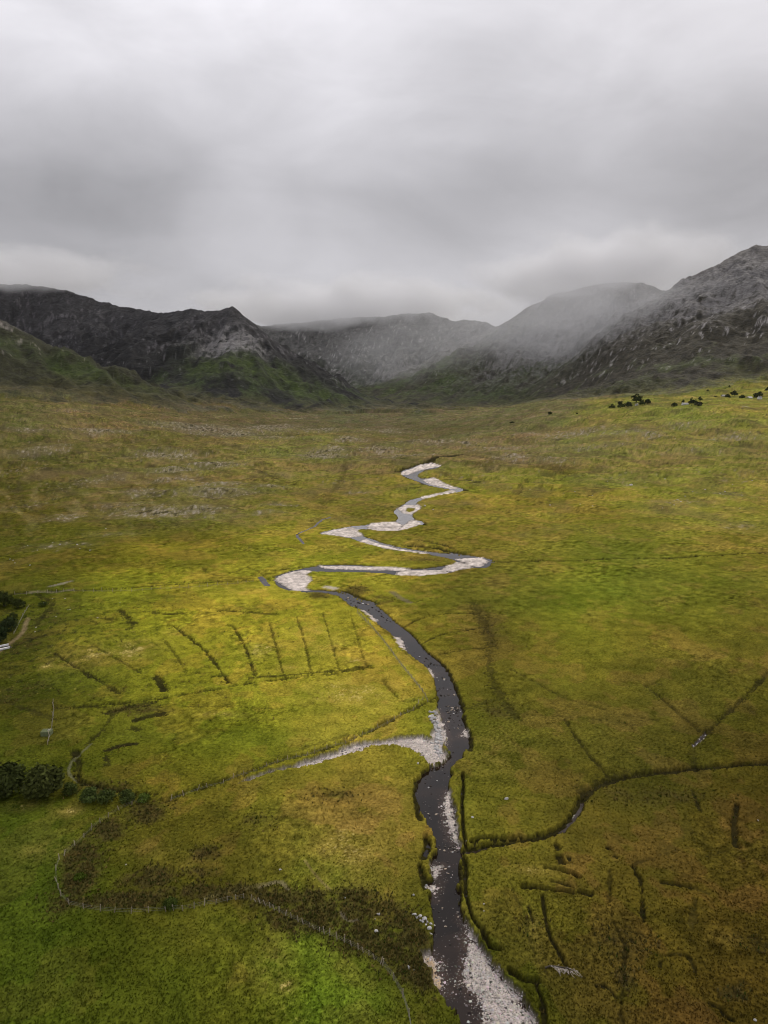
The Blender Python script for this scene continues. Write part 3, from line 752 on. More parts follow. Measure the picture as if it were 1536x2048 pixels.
# ------------------------------------------------------------------ land colours, with sun and cloud patches painted in
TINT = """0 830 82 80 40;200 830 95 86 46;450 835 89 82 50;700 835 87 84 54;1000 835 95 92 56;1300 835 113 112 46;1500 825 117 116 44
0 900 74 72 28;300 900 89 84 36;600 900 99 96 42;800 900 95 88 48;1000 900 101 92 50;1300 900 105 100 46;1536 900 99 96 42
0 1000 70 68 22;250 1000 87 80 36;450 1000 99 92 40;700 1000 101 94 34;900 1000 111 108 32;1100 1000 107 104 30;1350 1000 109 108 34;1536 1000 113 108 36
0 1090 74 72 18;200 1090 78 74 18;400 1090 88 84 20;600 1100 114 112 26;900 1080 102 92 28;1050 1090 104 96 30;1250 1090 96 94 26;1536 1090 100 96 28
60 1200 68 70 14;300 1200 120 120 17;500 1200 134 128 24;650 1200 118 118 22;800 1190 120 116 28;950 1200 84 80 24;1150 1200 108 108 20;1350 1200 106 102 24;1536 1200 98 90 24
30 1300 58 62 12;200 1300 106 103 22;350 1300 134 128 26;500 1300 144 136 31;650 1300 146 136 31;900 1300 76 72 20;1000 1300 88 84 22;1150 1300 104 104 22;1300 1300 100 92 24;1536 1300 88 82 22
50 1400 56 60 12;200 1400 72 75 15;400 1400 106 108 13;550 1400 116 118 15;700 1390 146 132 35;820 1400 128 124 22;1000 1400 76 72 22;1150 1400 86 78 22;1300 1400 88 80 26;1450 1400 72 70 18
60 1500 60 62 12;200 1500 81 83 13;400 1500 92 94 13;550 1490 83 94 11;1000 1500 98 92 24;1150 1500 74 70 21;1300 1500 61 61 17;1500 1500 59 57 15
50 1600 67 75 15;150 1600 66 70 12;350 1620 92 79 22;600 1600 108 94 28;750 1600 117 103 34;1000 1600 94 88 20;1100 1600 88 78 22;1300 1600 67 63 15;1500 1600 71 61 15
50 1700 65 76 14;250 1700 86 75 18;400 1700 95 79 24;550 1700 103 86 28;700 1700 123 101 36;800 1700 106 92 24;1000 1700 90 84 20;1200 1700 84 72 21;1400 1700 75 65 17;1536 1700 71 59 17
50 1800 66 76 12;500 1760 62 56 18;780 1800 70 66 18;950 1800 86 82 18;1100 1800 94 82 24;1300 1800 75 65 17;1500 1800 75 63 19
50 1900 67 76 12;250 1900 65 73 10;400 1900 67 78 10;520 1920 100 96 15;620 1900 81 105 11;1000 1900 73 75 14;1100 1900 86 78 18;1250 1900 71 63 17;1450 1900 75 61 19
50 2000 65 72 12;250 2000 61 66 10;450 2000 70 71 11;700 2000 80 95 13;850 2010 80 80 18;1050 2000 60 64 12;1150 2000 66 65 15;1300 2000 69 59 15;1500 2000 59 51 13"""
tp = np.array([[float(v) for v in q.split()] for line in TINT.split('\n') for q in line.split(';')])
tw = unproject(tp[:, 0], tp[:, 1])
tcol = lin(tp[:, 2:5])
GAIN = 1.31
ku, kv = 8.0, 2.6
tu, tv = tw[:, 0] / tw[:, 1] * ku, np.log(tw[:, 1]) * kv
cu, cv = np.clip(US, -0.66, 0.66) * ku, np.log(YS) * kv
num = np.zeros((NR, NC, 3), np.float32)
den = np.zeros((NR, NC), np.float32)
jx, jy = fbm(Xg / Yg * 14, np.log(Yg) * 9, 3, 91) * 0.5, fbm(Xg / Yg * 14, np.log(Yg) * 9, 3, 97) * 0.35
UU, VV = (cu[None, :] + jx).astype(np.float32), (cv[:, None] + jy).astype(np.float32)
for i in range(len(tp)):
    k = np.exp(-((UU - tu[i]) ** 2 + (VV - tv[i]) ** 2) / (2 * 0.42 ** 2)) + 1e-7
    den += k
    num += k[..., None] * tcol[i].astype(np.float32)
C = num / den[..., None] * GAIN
# vegetation mottling: straw, moss and heather tones
grass_n = fbm(Xg / 7, Yg / 7, 4, 101)
grass_f = fbm(Xg / 38, Yg / 38, 4, 103)
grass_w = fbm(Xg / 150, Yg / 150, 3, 105)
speck = near * fbm(Xg / 0.8, Yg / 0.8, 3, 107, 0.7) + (1 - near) * fbm(Xg / 4.0, Yg / 4.0, 2, 109, 0.7)


def shade(mask, col):
    global C
    mask = np.clip(mask, 0, 1)[..., None]
    C = C * (1 - mask) + np.asarray(col, np.float32) * mask


spa = np.clip(0.8 + 1.3 * fbm(Xg / 30, Yg / 38, 3, 193), 0.3, 1.7)
mott = 1 + 0.36 * grass_n + 0.36 * grass_f + 0.85 * speck * spa
C = C * np.clip(mott + 0.34 * ss((Yg - 350) / 400) * fbm(Xg / 75, Yg / 150, 4, 111, .6), 0.35, 2.0)[..., None]  # far moor noise also paints shaded hollows into the colour
wn = np.clip(grass_w * 1.2 + grass_f * 0.6 + grass_n * .5, -1, 1)
C[..., 0] *= 1 + 0.22 * wn
C[..., 1] *= 0.965 + 0.04 * wn
C[..., 2] *= 1 + 0.20 * np.clip(grass_f, -1, 1)
veg = ss((fbm(Xg / 20, Yg / 24, 4, 195, .6) - 0.02 + 0.3 * grass_w) / 0.10)
vs_ = (0.9 + 0.0 * veg)
C[..., 0] *= 0.90 + 0.20 * veg
C[..., 1] *= 0.97 + 0.04 * veg
C[..., 2] *= 0.85 + 0.5 * veg
# coarse tussock patches
tus = ss((fbm(Xg / 34, Yg / 40, 3, 197) - 0.12) / 0.2) * ss((700 - Yg) / 200)
C = C * np.clip(1 + 0.8 * tus * fbm(Xg / 1.9, Yg / 2.3, 2, 199), 0.4, 1.8)[..., None]
# heather brown patches over the far moor
moor = ss((Yg - 450) / 400)
shade(moor * ss((fbm(Xg / 60, Yg / 90, 4, 113) - 0.08) / 0.3) * 0.45, (0.095, 0.072, 0.035))
shade(moor * ss((fbm(Xg / 30, Yg / 55, 4, 116) - 0.2) / 0.3) * 0.6, (0.055, 0.045, 0.02))
rl = ridged(Xg / 70, Yg / 115, 4, 181, .6)
rl2 = ridged(Xg / 34, Yg / 70, 3, 183, .6)
gate = ss((fbm(Xg / 200, Yg / 260, 3, 185) + 0.25) / 0.4)
shade(ss((Yg - 300) / 250) * gate * ss((rl - 0.80) / 0.12) * 0.55, np.array((0.050, 0.044, 0.016)))
shade(moor * ss((rl2 - 0.80) / 0.12) * 0.40, np.array((0.055, 0.046, 0.020)))
shade(ss((Yg - 330) / 200) * ss((fbm(Xg / 85, Yg / 130, 4, 187, .6) - 0.10) / 0.22) * 0.38, np.array((0.11, 0.082, 0.034)) * GAIN)
lushn = np.clip(lush * (1 + 0.8 * grass_n), 0, 1)
lcol = np.array((0.072, 0.110, 0.008)) * GAIN
C = C * (1 - 0.42 * lushn[..., None]) + (0.42 * lushn[..., None]) * (0.35 * C + 0.65 * lcol * np.clip(mott, .5, 1.6)[..., None])
st = np.clip(straw * (0.55 + 1.5 * grass_n + 1.2 * speck + .4 * wob2), 0, 1)
shade(st * 0.5, np.array((0.27, 0.195, 0.045)) * GAIN)
shade(ss((straw * (0.6 + 2.0 * speck + grass_n) - 0.62) / 0.25) * 0.6, np.array((0.42, 0.34, 0.11)) * GAIN)
hm = np.clip(heath * (1.0 + 1.5 * grass_n + 0.6 * wob2 + .5 * wob) - 0.04, 0, 1)
shade(ss(hm * 1.5) * 0.82, np.array((0.058, 0.046, 0.014)))
shade(ss(hm * 1.3) * ss((edge_n - 0.05) / 0.3) * 0.5, np.array((0.075, 0.05, 0.012)))
# tussock dots in the left fields
dots = fbm(Xg / 2.6, Yg / 3.4, 2, 121)
leftf = ss((300 - Xg * 0 - Yg) / 60 * 1.0 + 1) * ss((-Xg - 28) / 18) * ss((Yg - 205) / 20) * ss((415 - Yg) / 30)
leftd = leftf * (0.35 + 0.65 * ss((-Xg - 100) / 60))
shade(leftd * ss((dots + 0.25 * grass_f - 0.33 + 0.2 * (1 - ss((-Xg - 110) / 50))) / 0.12) * 0.85, np.array((0.022, 0.028, 0.008)))
shade(leftf * ss((fbm(Xg / 1.7, Yg / 2.4, 2, 127) - 0.52) / 0.1) * 0.4, np.array((0.30, 0.24, 0.06)))
# fine dark rush flecks elsewhere
shade(ss((fbm(Xg / 2.0, Yg / 3.0, 2, 131) - 0.6) / 0.15) * 0.4 * ss((600 - Yg) / 200), np.array((0.045, 0.04, 0.01)))
shade(np.clip(dark * 1.02, 0, 1) ** 1.3 * 0.93, np.array((0.020, 0.018, 0.007)))  # drain and peat tone, with the banks' shade painted in
# outcrops: pale stone specks and bands
on = fbm(Xg / 7.5, Yg / 15, 4, 137, 0.65)
on2 = ridged(Xg / 20, Yg / 40, 3, 139)
oc = np.clip(outc, 0, 1.5)
al, ac = .48 * Xg - .87 * Yg, .87 * Xg + .48 * Yg
stk = fbm(ac / 13, al / 75, 4, 171, .6)
lsl = ss((-Xg - 20) / 160) * ss((Yg - 420) / 200) * ss((2300 - Yg) / 400)
C = C * (1 + 0.55 * (stk * lsl)[..., None])
shade(lsl * ss((stk - 0.12) / 0.3) * 0.35, np.array((0.20, 0.165, 0.07)))
shade(lsl * ss((-stk - 0.15) / 0.3) * 0.4, np.array((0.075, 0.062, 0.025)))
shade(ss(oc * (0.95 + on * 1.4)) * 0.55, np.array((0.17, 0.14, 0.085)))
on3 = fbm(Xg / 3.2, Yg / 9, 2, 143, 0.8)
shade(ss((np.minimum(oc, 1) * 0.42 + on * 0.7 + on3 * 0.8 + on2 * 0.25 - 0.46) / 0.5) * np.clip(oc * 2.2, 0, 1) * 0.8, np.array((0.30, 0.265, 0.20)))
shade(ss((oc * (0.75 - on * 1.5) - 0.8) / 0.2) * 0.8, np.array((0.04, 0.035, 0.02)))
sc = fbm(Xg / 5.0, Yg / 9.0, 3, 149, .7)
shade(moor * (1 - moun) * ss((sc + 0.5 * fbm(Xg / 110, Yg / 170, 3, 173) - 0.40) / 0.25) * 0.55, np.array((0.22, 0.19, 0.12)))
# gravel, mud and peat along the river
gr = np.zeros((NR, NC))
inb = (chan > 0.02)
wetm = ss((gh - wlev) / 0.16)
gm = chan * ss((sdGn + 0.6 + 3.0 * (1 - near)) / 0.8) * (1 - isl_m)
pn = near * fbm(Xg / 0.45, Yg / 0.45, 2, 151, .8) + (1 - near) * fbm(Xg / 3, Yg / 3, 2, 153)
gcol = np.array((0.49, 0.43, 0.385), np.float32) * (1 + 0.50 * pn[..., None] + ((0.18 + 0.35 * (1 - near)) * edge_n)[..., None] + 0.4 * ((1 - near) * edge_f)[..., None])
gcol = gcol * (1.0 + 0.12 * (1 - near))[..., None] * (0.42 + 0.58 * ss((sdGn + 0.1 + 2.0 * (1 - near)) / 1.1))[..., None]
bankm = chan * (1 - chan) * 4
shade(np.clip(ss((chan - 0.03) / 0.4), 0, 1) * (1 - gm) * (1 - isl_m), np.array((0.030, 0.022, 0.013)))
C = C * (1 - gm[..., None]) + gcol * gm[..., None]
shade(gm * ss((fbm(Xg / 1.4, Yg / 1.4, 2, 157) - 0.5) / 0.1) * 0.6 * ss((sdGn - .5) / 2), np.array((0.09, 0.10, 0.02)))
sandb = sdf(world_line(GRAVEL[21], 0, True, wl), 6.0)
shade(ss((sandb + 0.3) / 0.8) * chan, np.array((0.42, 0.31, 0.20)) * 1.0)
# the stony track by the left-hand trees and other bare bits
for pix, hw, cc in [([(182, 1487), (170, 1500), (150, 1515), (138, 1532), (137, 1548), (150, 1560)], 0.40, (0.13, 0.13, 0.07)),
                    ([(-60, 1345), (0, 1302), (15, 1290), (35, 1276), (48, 1262), (50, 1250), (56, 1236)], 1.0, (0.20, 0.15, 0.08)),
                    ([(60, 1184), (90, 1183), (110, 1186), (140, 1180)], 1.8, (0.17, 0.15, 0.08)), ([(100, 1174), (125, 1168), (140, 1163)], 1.4, (0.24, 0.22, 0.16)),
                    ([(715, 1225), (760, 1270), (800, 1325), (845, 1380)], 0.45, (0.22, 0.20, 0.07)),
                    ([(820, 1205), (800, 1195), (785, 1185)], 1.6, (0.16, 0.13, 0.08)), ([(655, 1174), (668, 1177)], 2.4, (0.5, 0.44, 0.38)),
                    ([(560, 838), (620, 836)], 5, (.30, .28, .18)), ([(430, 832), (500, 835)], 6, (.30, .26, .12)), ([(1487, 812), (1495, 820)], 5, (.4, .36, .26)),
                    ([(690, 1835), (680, 1820), (690, 1840), (715, 1842)], .35, (.13, .11, .07)), ([(520, 1775), (560, 1760), (575, 1778)], .5, (.20, .17, .09)),
                    ([(410, 1795), (470, 1782), (530, 1768)], .5, (.14, .12, .04)), ([(610, 1722), (625, 1745), (660, 1780)], .3, (.2, .16, .05))]:
    pts = world_line(pix, 1)
    d = dist_line(pts, hw * 4 + 1) + wob2 * hw * 0.7
    shade(ss(1.4 - d / hw) * 0.75 * ss(1.6 + speck * 2), np.array(cc))

# mountains
Cm = C[mrow:]
mm = mcol[..., None]
rise = np.clip((H[mrow:] - HB[mrow:]) / 520.0, 0, 1)
n_a = fbm(X0 / 150, Y0 / 150, 4, 161)
n_b = fbm(X0 / 46, Y0 / 46, 4, 163, .6)
n_c = fbm(X0 / 18, Y0 / 26, 3, 167, .7)
rowd = np.gradient(H[mrow:], axis=0) / np.gradient(Y0, axis=0)
cold = np.gradient(H[mrow:], axis=1) / np.maximum(np.gradient(X0, axis=1), 1e-3)
slope = np.hypot(rowd - 0 * cold, cold)
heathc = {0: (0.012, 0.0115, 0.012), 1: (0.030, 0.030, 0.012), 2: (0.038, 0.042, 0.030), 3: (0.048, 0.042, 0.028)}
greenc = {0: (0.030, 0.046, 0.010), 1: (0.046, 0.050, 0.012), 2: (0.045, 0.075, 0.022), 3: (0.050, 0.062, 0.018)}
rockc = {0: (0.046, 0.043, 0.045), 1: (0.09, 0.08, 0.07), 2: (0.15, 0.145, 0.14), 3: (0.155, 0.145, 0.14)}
hmap = np.stack([np.array(heathc[i]) for i in range(4)])[cls]
gmap = np.stack([np.array(greenc[i]) for i in range(4)])[cls]
rmap = np.stack([np.array(rockc[i]) for i in range(4)])[cls]
g_f = ss((0.20 - rise + 0.42 * n_a + 0.25 * n_b) / 0.20)[..., None]
r_f = ss((rise - 0.42 + 0.35 * n_a + 0.45 * n_b) / 0.25)[..., None]
mc = hmap * (1 - g_f * 0.8) + gmap * g_f * 0.8
mc = mc * (1 - r_f * 0.75) + rmap * r_f * 0.75
# crags and scree: pale quartzite
cr = ss((n_c + 0.55 * n_b + 0.4 * n_a + 0.35 * np.clip(slope - 0.5, 0, 1) - 0.52) / 0.16) * ss((rise - 0.06) / 0.2)
rock2 = rmap * 2.0
mc = mc * (1 - cr[..., None] * 0.7) + rock2 * cr[..., None] * 0.7
mc = mc * np.clip(1 + 0.8 * n_c + 0.6 * n_b, 0.25, 2)[..., None]
brown = ss((0.16 - rise) / 0.12)[..., None] * ss((n_a + n_b * .6 + 0.25) / 0.4)[..., None]
mc = mc * (1 - 0.65 * brown) + np.array((0.06, 0.050, 0.022)) * 0.65 * brown
def mpatch(px, py, Y_, rx, ry):
    cx, cy, _ = at_depth(px, py, Y_)
    return np.exp(-((X0 - cx) / rx) ** 2 - ((Y0 - cy) / ry) ** 2)


def mshade(mask, col):
    global mc
    mask = np.clip(mask, 0, 1)[..., None]
    mc = mc * (1 - mask) + np.array(col) * mask


for a in [(500, 768, 3220, 260, 130), (600, 790, 3250, 200, 90), (430, 760, 3150, 120, 90), (820, 790, 4700, 700, 300), (1040, 785, 3900, 350, 220), (900, 790, 4200, 250, 250), (130, 785, 2330, 260, 60)]:
    mshade(mpatch(*a) * (0.75 + 1.2 * n_a + 1.3 * n_b) * 0.85, (0.050, 0.072, 0.014))
for a in [(445, 690, 3380, 130, 110), (480, 700, 3400, 120, 90), (1500, 650, 3480, 200, 230), (1130, 650, 4200, 500, 350), (1280, 640, 3900, 400, 350), (920, 700, 5050, 200, 200), (800, 720, 5000, 260, 160), (660, 730, 4900, 160, 200), (1400, 620, 3700, 300, 300)]:
    mshade(ss(mpatch(*a) * 1.3 * (0.75 + 1.3 * n_c + 1.2 * n_b)) * 0.8, (0.20, 0.19, 0.185))
mshade(mpatch(300, 730, 3900, 420, 300) * 0.6, (0.010, 0.010, 0.012))  # shadow in the left corrie, painted dark
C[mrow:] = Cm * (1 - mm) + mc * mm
lumi = C @ np.array([0.3, 0.6, 0.1], np.float32)
veg_m = (1 - moun) * (1 - np.clip(chan, 0, 1))
C = C + (lumi[..., None] * np.array([1.0, 0.95, 0.72]) - C) * (0.07 * veg_m)[..., None]
C[..., 0] *= 1 + 0.015 * veg_m
C[..., 1] *= 1 + 0.0 * veg_m
C = np.clip(C, 0.004, 0.75).astype(np.float32)

# ------------------------------------------------------------------ materials
def new_mat(name):
    m = bpy.data.materials.new(name)
    m.use_nodes = True
    return m, NT(m.node_tree)


def finish(t, bsdf):
    o = t.add('ShaderNodeOutputMaterial')
    t.link(bsdf.outputs[0], o.inputs['Surface'])


def ground_material():
    m, t = new_mat('ground')
    a = t.add('ShaderNodeAttribute', attribute_name='tint')
    g = t.add('ShaderNodeNewGeometry')
    P = g.outputs['Position']
    f1 = t.noise(P, 1.3, 5, 0.8)
    f2 = t.noise(P, 0.22, 5, 0.65)
    f3 = t.noise(P, 0.035, 5, 0.6)
    k = t.math('ADD', t.math('MULTIPLY', t.math('SUBTRACT', f1, 0.5), 2.3), t.math('MULTIPLY', t.math('SUBTRACT', f2, 0.5), 1.2))
    k = t.math('ADD', k, t.math('MULTIPLY', t.math('SUBTRACT', f3, 0.5), 0.5))
    k = t.math('MAXIMUM', t.math('ADD', k, 1.0), 0.25)
    c = t.vmath('SCALE', a.outputs['Color'])
    c.node.inputs['Scale'].default_value = 1
    t.link(k, c.node.inputs['Scale'])
    b = t.add('ShaderNodeBsdfPrincipled')
    t.link(c, b.inputs['Base Color'])
    b.inputs['Roughness'].default_value = 0.92
    b.inputs['Specular IOR Level'].default_value = 0.0
    bp = t.add('ShaderNodeBump')
    bp.inputs['Strength'].default_value = 0.55
    bp.inputs['Distance'].default_value = 0.35
    t.link(t.math('ADD', f1, t.math('MULTIPLY', f2, 2.0)), bp.inputs['Height'])
    t.link(bp.outputs[0], b.inputs['Normal'])
    finish(t, b)
    return m


def mountain_material():
    m, t = new_mat('mountain')
    a = t.add('ShaderNodeAttribute', attribute_name='tint')
    g = t.add('ShaderNodeNewGeometry')
    P = g.outputs['Position']
    mp = t.add('ShaderNodeMapping')
    mp.inputs['Scale'].default_value = (1, 1, 2.2)
    t.link(P, mp.inputs['Vector'])
    f1 = t.noise(mp.outputs[0], 0.055, 6, 0.7, 0.6)
    f2 = t.noise(mp.outputs[0], 0.012, 6, 0.65, 0.8)
    k = t.math('ADD', t.math('MULTIPLY', t.math('SUBTRACT', f1, 0.5), 2.2), t.math('MULTIPLY', t.math('SUBTRACT', f2, 0.5), 1.6))
    k = t.math('MAXIMUM', t.math('ADD', k, 1.0), 0.2)
    c = t.vmath('SCALE', a.outputs['Color'])
    t.link(k, c.node.inputs['Scale'])
    # scattered crags
    f3 = t.noise(mp.outputs[0], 0.024, 9, 0.78, 0.4)
    cr = t.math('MULTIPLY', t.maprange(f3, 0.585, 0.66, 0.0, 1.0), t.maprange(f2, 0.42, 0.62, 0.15, 0.95))
    c2 = t.mix(t.math('MULTIPLY', cr, 0.55), c, (0.19, 0.18, 0.18))
    b = t.add('ShaderNodeBsdfPrincipled')
    t.link(c2, b.inputs['Base Color'])
    b.inputs['Roughness'].default_value = 0.9
    b.inputs['Specular IOR Level'].default_value = 0.15
    bp = t.add('ShaderNodeBump')
    bp.inputs['Strength'].default_value = 0.8
    bp.inputs['Distance'].default_value = 14.0
    t.link(t.math('ADD', f1, t.math('MULTIPLY', f2, 2.0)), bp.inputs['Height'])
    t.link(bp.outputs[0], b.inputs['Normal'])
    finish(t, b)
    return m


def attr_material(name, rough=0.9, trans=0.0, noise_scale=None):
    m, t = new_mat(name)
    a = t.add('ShaderNodeAttribute', attribute_name='tint')
    b = t.add('ShaderNodeBsdfPrincipled')
    src = a.outputs['Color']
    if noise_scale:
        g = t.add('ShaderNodeTexCoord')
        f = t.noise(g.outputs['Object'], noise_scale, 4, 0.6)
        c = t.vmath('SCALE', src)
        t.link(t.math('ADD', f, 0.5), c.node.inputs['Scale'])
        src = c
    t.link(src, b.inputs['Base Color'])
    b.inputs['Roughness'].default_value = rough
    b.inputs['Specular IOR Level'].default_value = 0.0
    finish(t, b)
    return m


def flat_material(name, col, rough=0.85, scale=3.0, amp=0.5):
    m, t = new_mat(name)
    g = t.add('ShaderNodeTexCoord')
    oi = t.add('ShaderNodeObjectInfo')
    f = t.noise(g.outputs['Object'], scale, 5, 0.65)
    k = t.math('ADD', t.math('MULTIPLY', t.math('SUBTRACT', f, 0.5), amp * 2), 1.0)
    k = t.math('MULTIPLY', k, t.math('ADD', t.math('MULTIPLY', oi.outputs['Random'], 0.5), 0.75))
    rgb = t.add('ShaderNodeRGB')
    rgb.outputs[0].default_value = (*col, 1)
    c = t.vmath('SCALE', rgb.outputs[0])
    t.link(k, c.node.inputs['Scale'])
    b = t.add('ShaderNodeBsdfPrincipled')
    t.link(c, b.inputs['Base Color'])
    b.inputs['Roughness'].default_value = rough
    b.inputs['Specular IOR Level'].default_value = 0.25
    bp = t.add('ShaderNodeBump')
    bp.inputs['Strength'].default_value = 0.5
    bp.inputs['Distance'].default_value = 0.05
    t.link(f, bp.inputs['Height'])
    t.link(bp.outputs[0], b.inputs['Normal'])
    finish(t, b)
    return m


def water_material():
    m, t = new_mat('river_water')
    a = t.add('ShaderNodeAttribute', attribute_name='tint')
    g = t.add('ShaderNodeNewGeometry')
    P = g.outputs['Position']
    f1 = t.noise(P, 1.1, 4, 0.6)
    f2 = t.noise(P, 0.25, 4, 0.6, 0.5)
    b = t.add('ShaderNodeBsdfPrincipled')
    c = t.vmath('SCALE', a.outputs['Color'])
    t.link(t.math('ADD', f2, 0.5), c.node.inputs['Scale'])
    t.link(c, b.inputs['Base Color'])
    b.inputs['Roughness'].default_value = 0.07
    b.inputs['IOR'].default_value = 1.33
    b.inputs['Specular IOR Level'].default_value = 0.4
    bp = t.add('ShaderNodeBump')
    bp.inputs['Strength'].default_value = 0.2
    bp.inputs['Distance'].default_value = 0.06
    t.link(t.math('ADD', f1, f2), bp.inputs['Height'])
    t.link(bp.outputs[0], b.inputs['Normal'])
    finish(t, b)
    return m


M_GROUND = ground_material()
M_MOUNT = mountain_material()
M_WATER = water_material()
M_PLANT = attr_material('plants', 0.85)
M_PEB = attr_material('pebbles', 0.8)
M_ROCK = flat_material('pale_rock', (0.40, 0.385, 0.37), 0.85, 2.5, 0.4)
M_DROCK = flat_material('dark_wet_rock', (0.040, 0.032, 0.027), 0.5, 2.5, 0.5)
M_BROCK = flat_material('buff_rock', (0.36, 0.29, 0.22), 0.8, 2.5, 0.4)
M_WOOD = flat_material('weathered_wood', (0.31, 0.26, 0.19), 0.85, 6, 0.4)
M_BLEACH = flat_material('bleached_branch', (0.42, 0.37, 0.33), 0.8, 6, 0.3)
M_WIRE = flat_material('fence_wire', (0.20, 0.20, 0.16), 0.6, 4, 0.2)
M_BARK = flat_material('bark', (0.06, 0.05, 0.035), 0.9, 4, 0.4)
M_WHITE = flat_material('whitewash', (0.72, 0.71, 0.68), 0.8, 1.2, 0.1)
M_STONEW = flat_material('grey_stone_wall', (0.30, 0.28, 0.25), 0.9, 1.2, 0.4)
M_SLATE = flat_material('slate_roof', (0.16, 0.155, 0.16), 0.7, 1.2, 0.3)
M_GREYR = flat_material('pale_sheet_roof', (0.34, 0.33, 0.32), 0.6, 0.6, 0.25)
M_GLASS = flat_material('window_glass', (0.03, 0.035, 0.04), 0.1, 1, 0.1)
M_CONC = flat_material('mossy_concrete', (0.13, 0.15, 0.07), 0.9, 1.5, 0.5)
M_PAINT = flat_material('white_painted_stone', (0.78, 0.77, 0.76), 0.7, 1.5, 0.15)


# ------------------------------------------------------------------ object helpers
def np_mesh(name, verts, faces, mat, tint=None, smooth=False):
    """mesh from numpy arrays; faces (n, 3) or (n, 4)"""
    me = bpy.data.meshes.new(name)
    verts = np.ascontiguousarray(verts, np.float32)
    faces = np.ascontiguousarray(faces, np.int32)
    n, k = faces.shape
    me.vertices.add(len(verts))
    me.vertices.foreach_set('co', verts.ravel())
    me.loops.add(n * k)
    me.loops.foreach_set('vertex_index', faces.ravel())
    me.polygons.add(n)
    me.polygons.foreach_set('loop_start', np.arange(0, n * k, k, dtype=np.int32))
    me.polygons.foreach_set('loop_total', np.full(n, k, np.int32))
    me.update(calc_edges=True)
    if smooth:
        me.polygons.foreach_set('use_smooth', np.ones(n, bool))
    if tint is not None:
        at = me.attributes.new('tint', 'FLOAT_COLOR', 'POINT')
        rgba = np.ones((len(verts), 4), np.float32)
        rgba[:, :3] = tint
        at.data.foreach_set('color', rgba.ravel())
    me.materials.append(mat)
    return me


def obj(name, me, parent=None, loc=(0, 0, 0), rot=(0, 0, 0), scale=(1, 1, 1), **props):
    o = bpy.data.objects.new(name, me)
    COL.objects.link(o)
    o.location, o.rotation_euler, o.scale = loc, rot, scale
    if parent is not None:
        o.parent = parent
    for k, v in props.items():
        o[k] = v
    return o


def thing(name, label, category, loc=(0, 0, 0), rz=0.0, group=None):
    o = obj(name, None, None, loc, (0, 0, rz))
    o['label'] = label
    o['category'] = category
    if group:
        o['group'] = group
    return o


# ------------------------------------------------------------------ terrain meshes
V = np.stack([Xg, Yg, H], -1).reshape(-1, 3)
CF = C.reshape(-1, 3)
idx = np.arange(NR * NC).reshape(NR, NC)
Q = np.stack([idx[:-1, :-1], idx[:-1, 1:], idx[1:, 1:], idx[1:, :-1]], -1)
mf = np.zeros((NR - 1, NC - 1), bool)
mq = moun[:-1, :-1]
mf[mq > 0.5] = True
region = np.zeros((NR - 1, NC - 1), np.int8)        # 0 ground, then one number per mountain
cq = np.zeros((NR - 1, NC - 1), np.int8)
cq[mrow:] = cls[:-1, :-1]
region[mf] = cq[mf] + 1


def terrain_part(name, mask, mat, **props):
    q = Q[mask]
    used, inv = np.unique(q.ravel(), return_inverse=True)
    me = np_mesh(name, V[used], inv.reshape(-1, 4), mat, CF[used], smooth=True)
    return obj(name, me, kind='structure', **props)


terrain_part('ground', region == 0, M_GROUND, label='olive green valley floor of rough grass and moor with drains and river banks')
terrain_part('mountain', region == 1, M_MOUNT, label='dark craggy mountain at the left with a steep rocky headland')
terrain_part('hillside', region == 2, M_MOUNT, label='nearer green and brown hillside sloping down from the left edge')
terrain_part('mountain', region == 3, M_MOUNT, label='misty mountain closing the head of the valley')
terrain_part('mountain', region == 4, M_MOUNT, label='tall grey scree mountain rising to the right edge')
# plain ground behind and below the camera
gx, gy = np.meshgrid(np.linspace(-2500, 2500, 41), np.concatenate([np.linspace(-4000, 0, 17), [30, 61]]))
gv = np.stack([gx, gy, np.full(gx.shape, -2.0) + fbm(gx / 300, gy / 300, 2, 5) * 0.8], -1).reshape(-1, 3)
gi = np.arange(gx.size).reshape(gx.shape)
gq = np.stack([gi[:-1, :-1], gi[:-1, 1:], gi[1:, 1:], gi[1:, :-1]], -1).reshape(-1, 4)
obj('ground', np_mesh('ground', gv, gq, M_GROUND, np.tile(np.array([[0.075, 0.085, 0.02]]), (len(gv), 1)), True), kind='structure',
    label='rough pasture in front of the view')

# water surface
wm = (sdRn[:-1, :-1] > -2.2) & (Yg[:-1, :-1] < 1120)
q = Q[wm]
used, inv = np.unique(q.ravel(), return_inverse=True)
wv = V[used].copy()
wv[:, 2] = wl(wv[:, 1])
shallow = ss((sdGn.ravel()[used] + 2.4) / 2.6) * 0.45 + 0.15 * ss((0.15 + edge_f.ravel()[used]) / 0.4) * ss((430 - wv[:, 1]) / 100)
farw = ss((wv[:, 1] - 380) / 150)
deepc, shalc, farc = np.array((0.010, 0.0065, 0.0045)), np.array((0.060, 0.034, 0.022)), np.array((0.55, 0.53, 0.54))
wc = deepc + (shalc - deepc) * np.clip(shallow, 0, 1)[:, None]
wc = wc + (farc - wc) * (farw * (0.35 + 0.5 * np.clip(shallow, 0, 1)))[:, None]  # far water paled: sky reflection painted into the base colour
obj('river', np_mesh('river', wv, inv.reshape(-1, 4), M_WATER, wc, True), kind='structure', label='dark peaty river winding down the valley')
wm = (sdB[:-1, :-1] > -1.2) & (Yg[:-1, :-1] < 900)
q = Q[wm]
used, inv = np.unique(q.ravel(), return_inverse=True)
wv = V[used].copy()
bn = np.clip(0.25 - 0.35 * bk.ravel()[used], -0.2, 0.3)
wv[:, 2] = wv[:, 2] + bk.ravel()[used] * 0.5 - 0.36
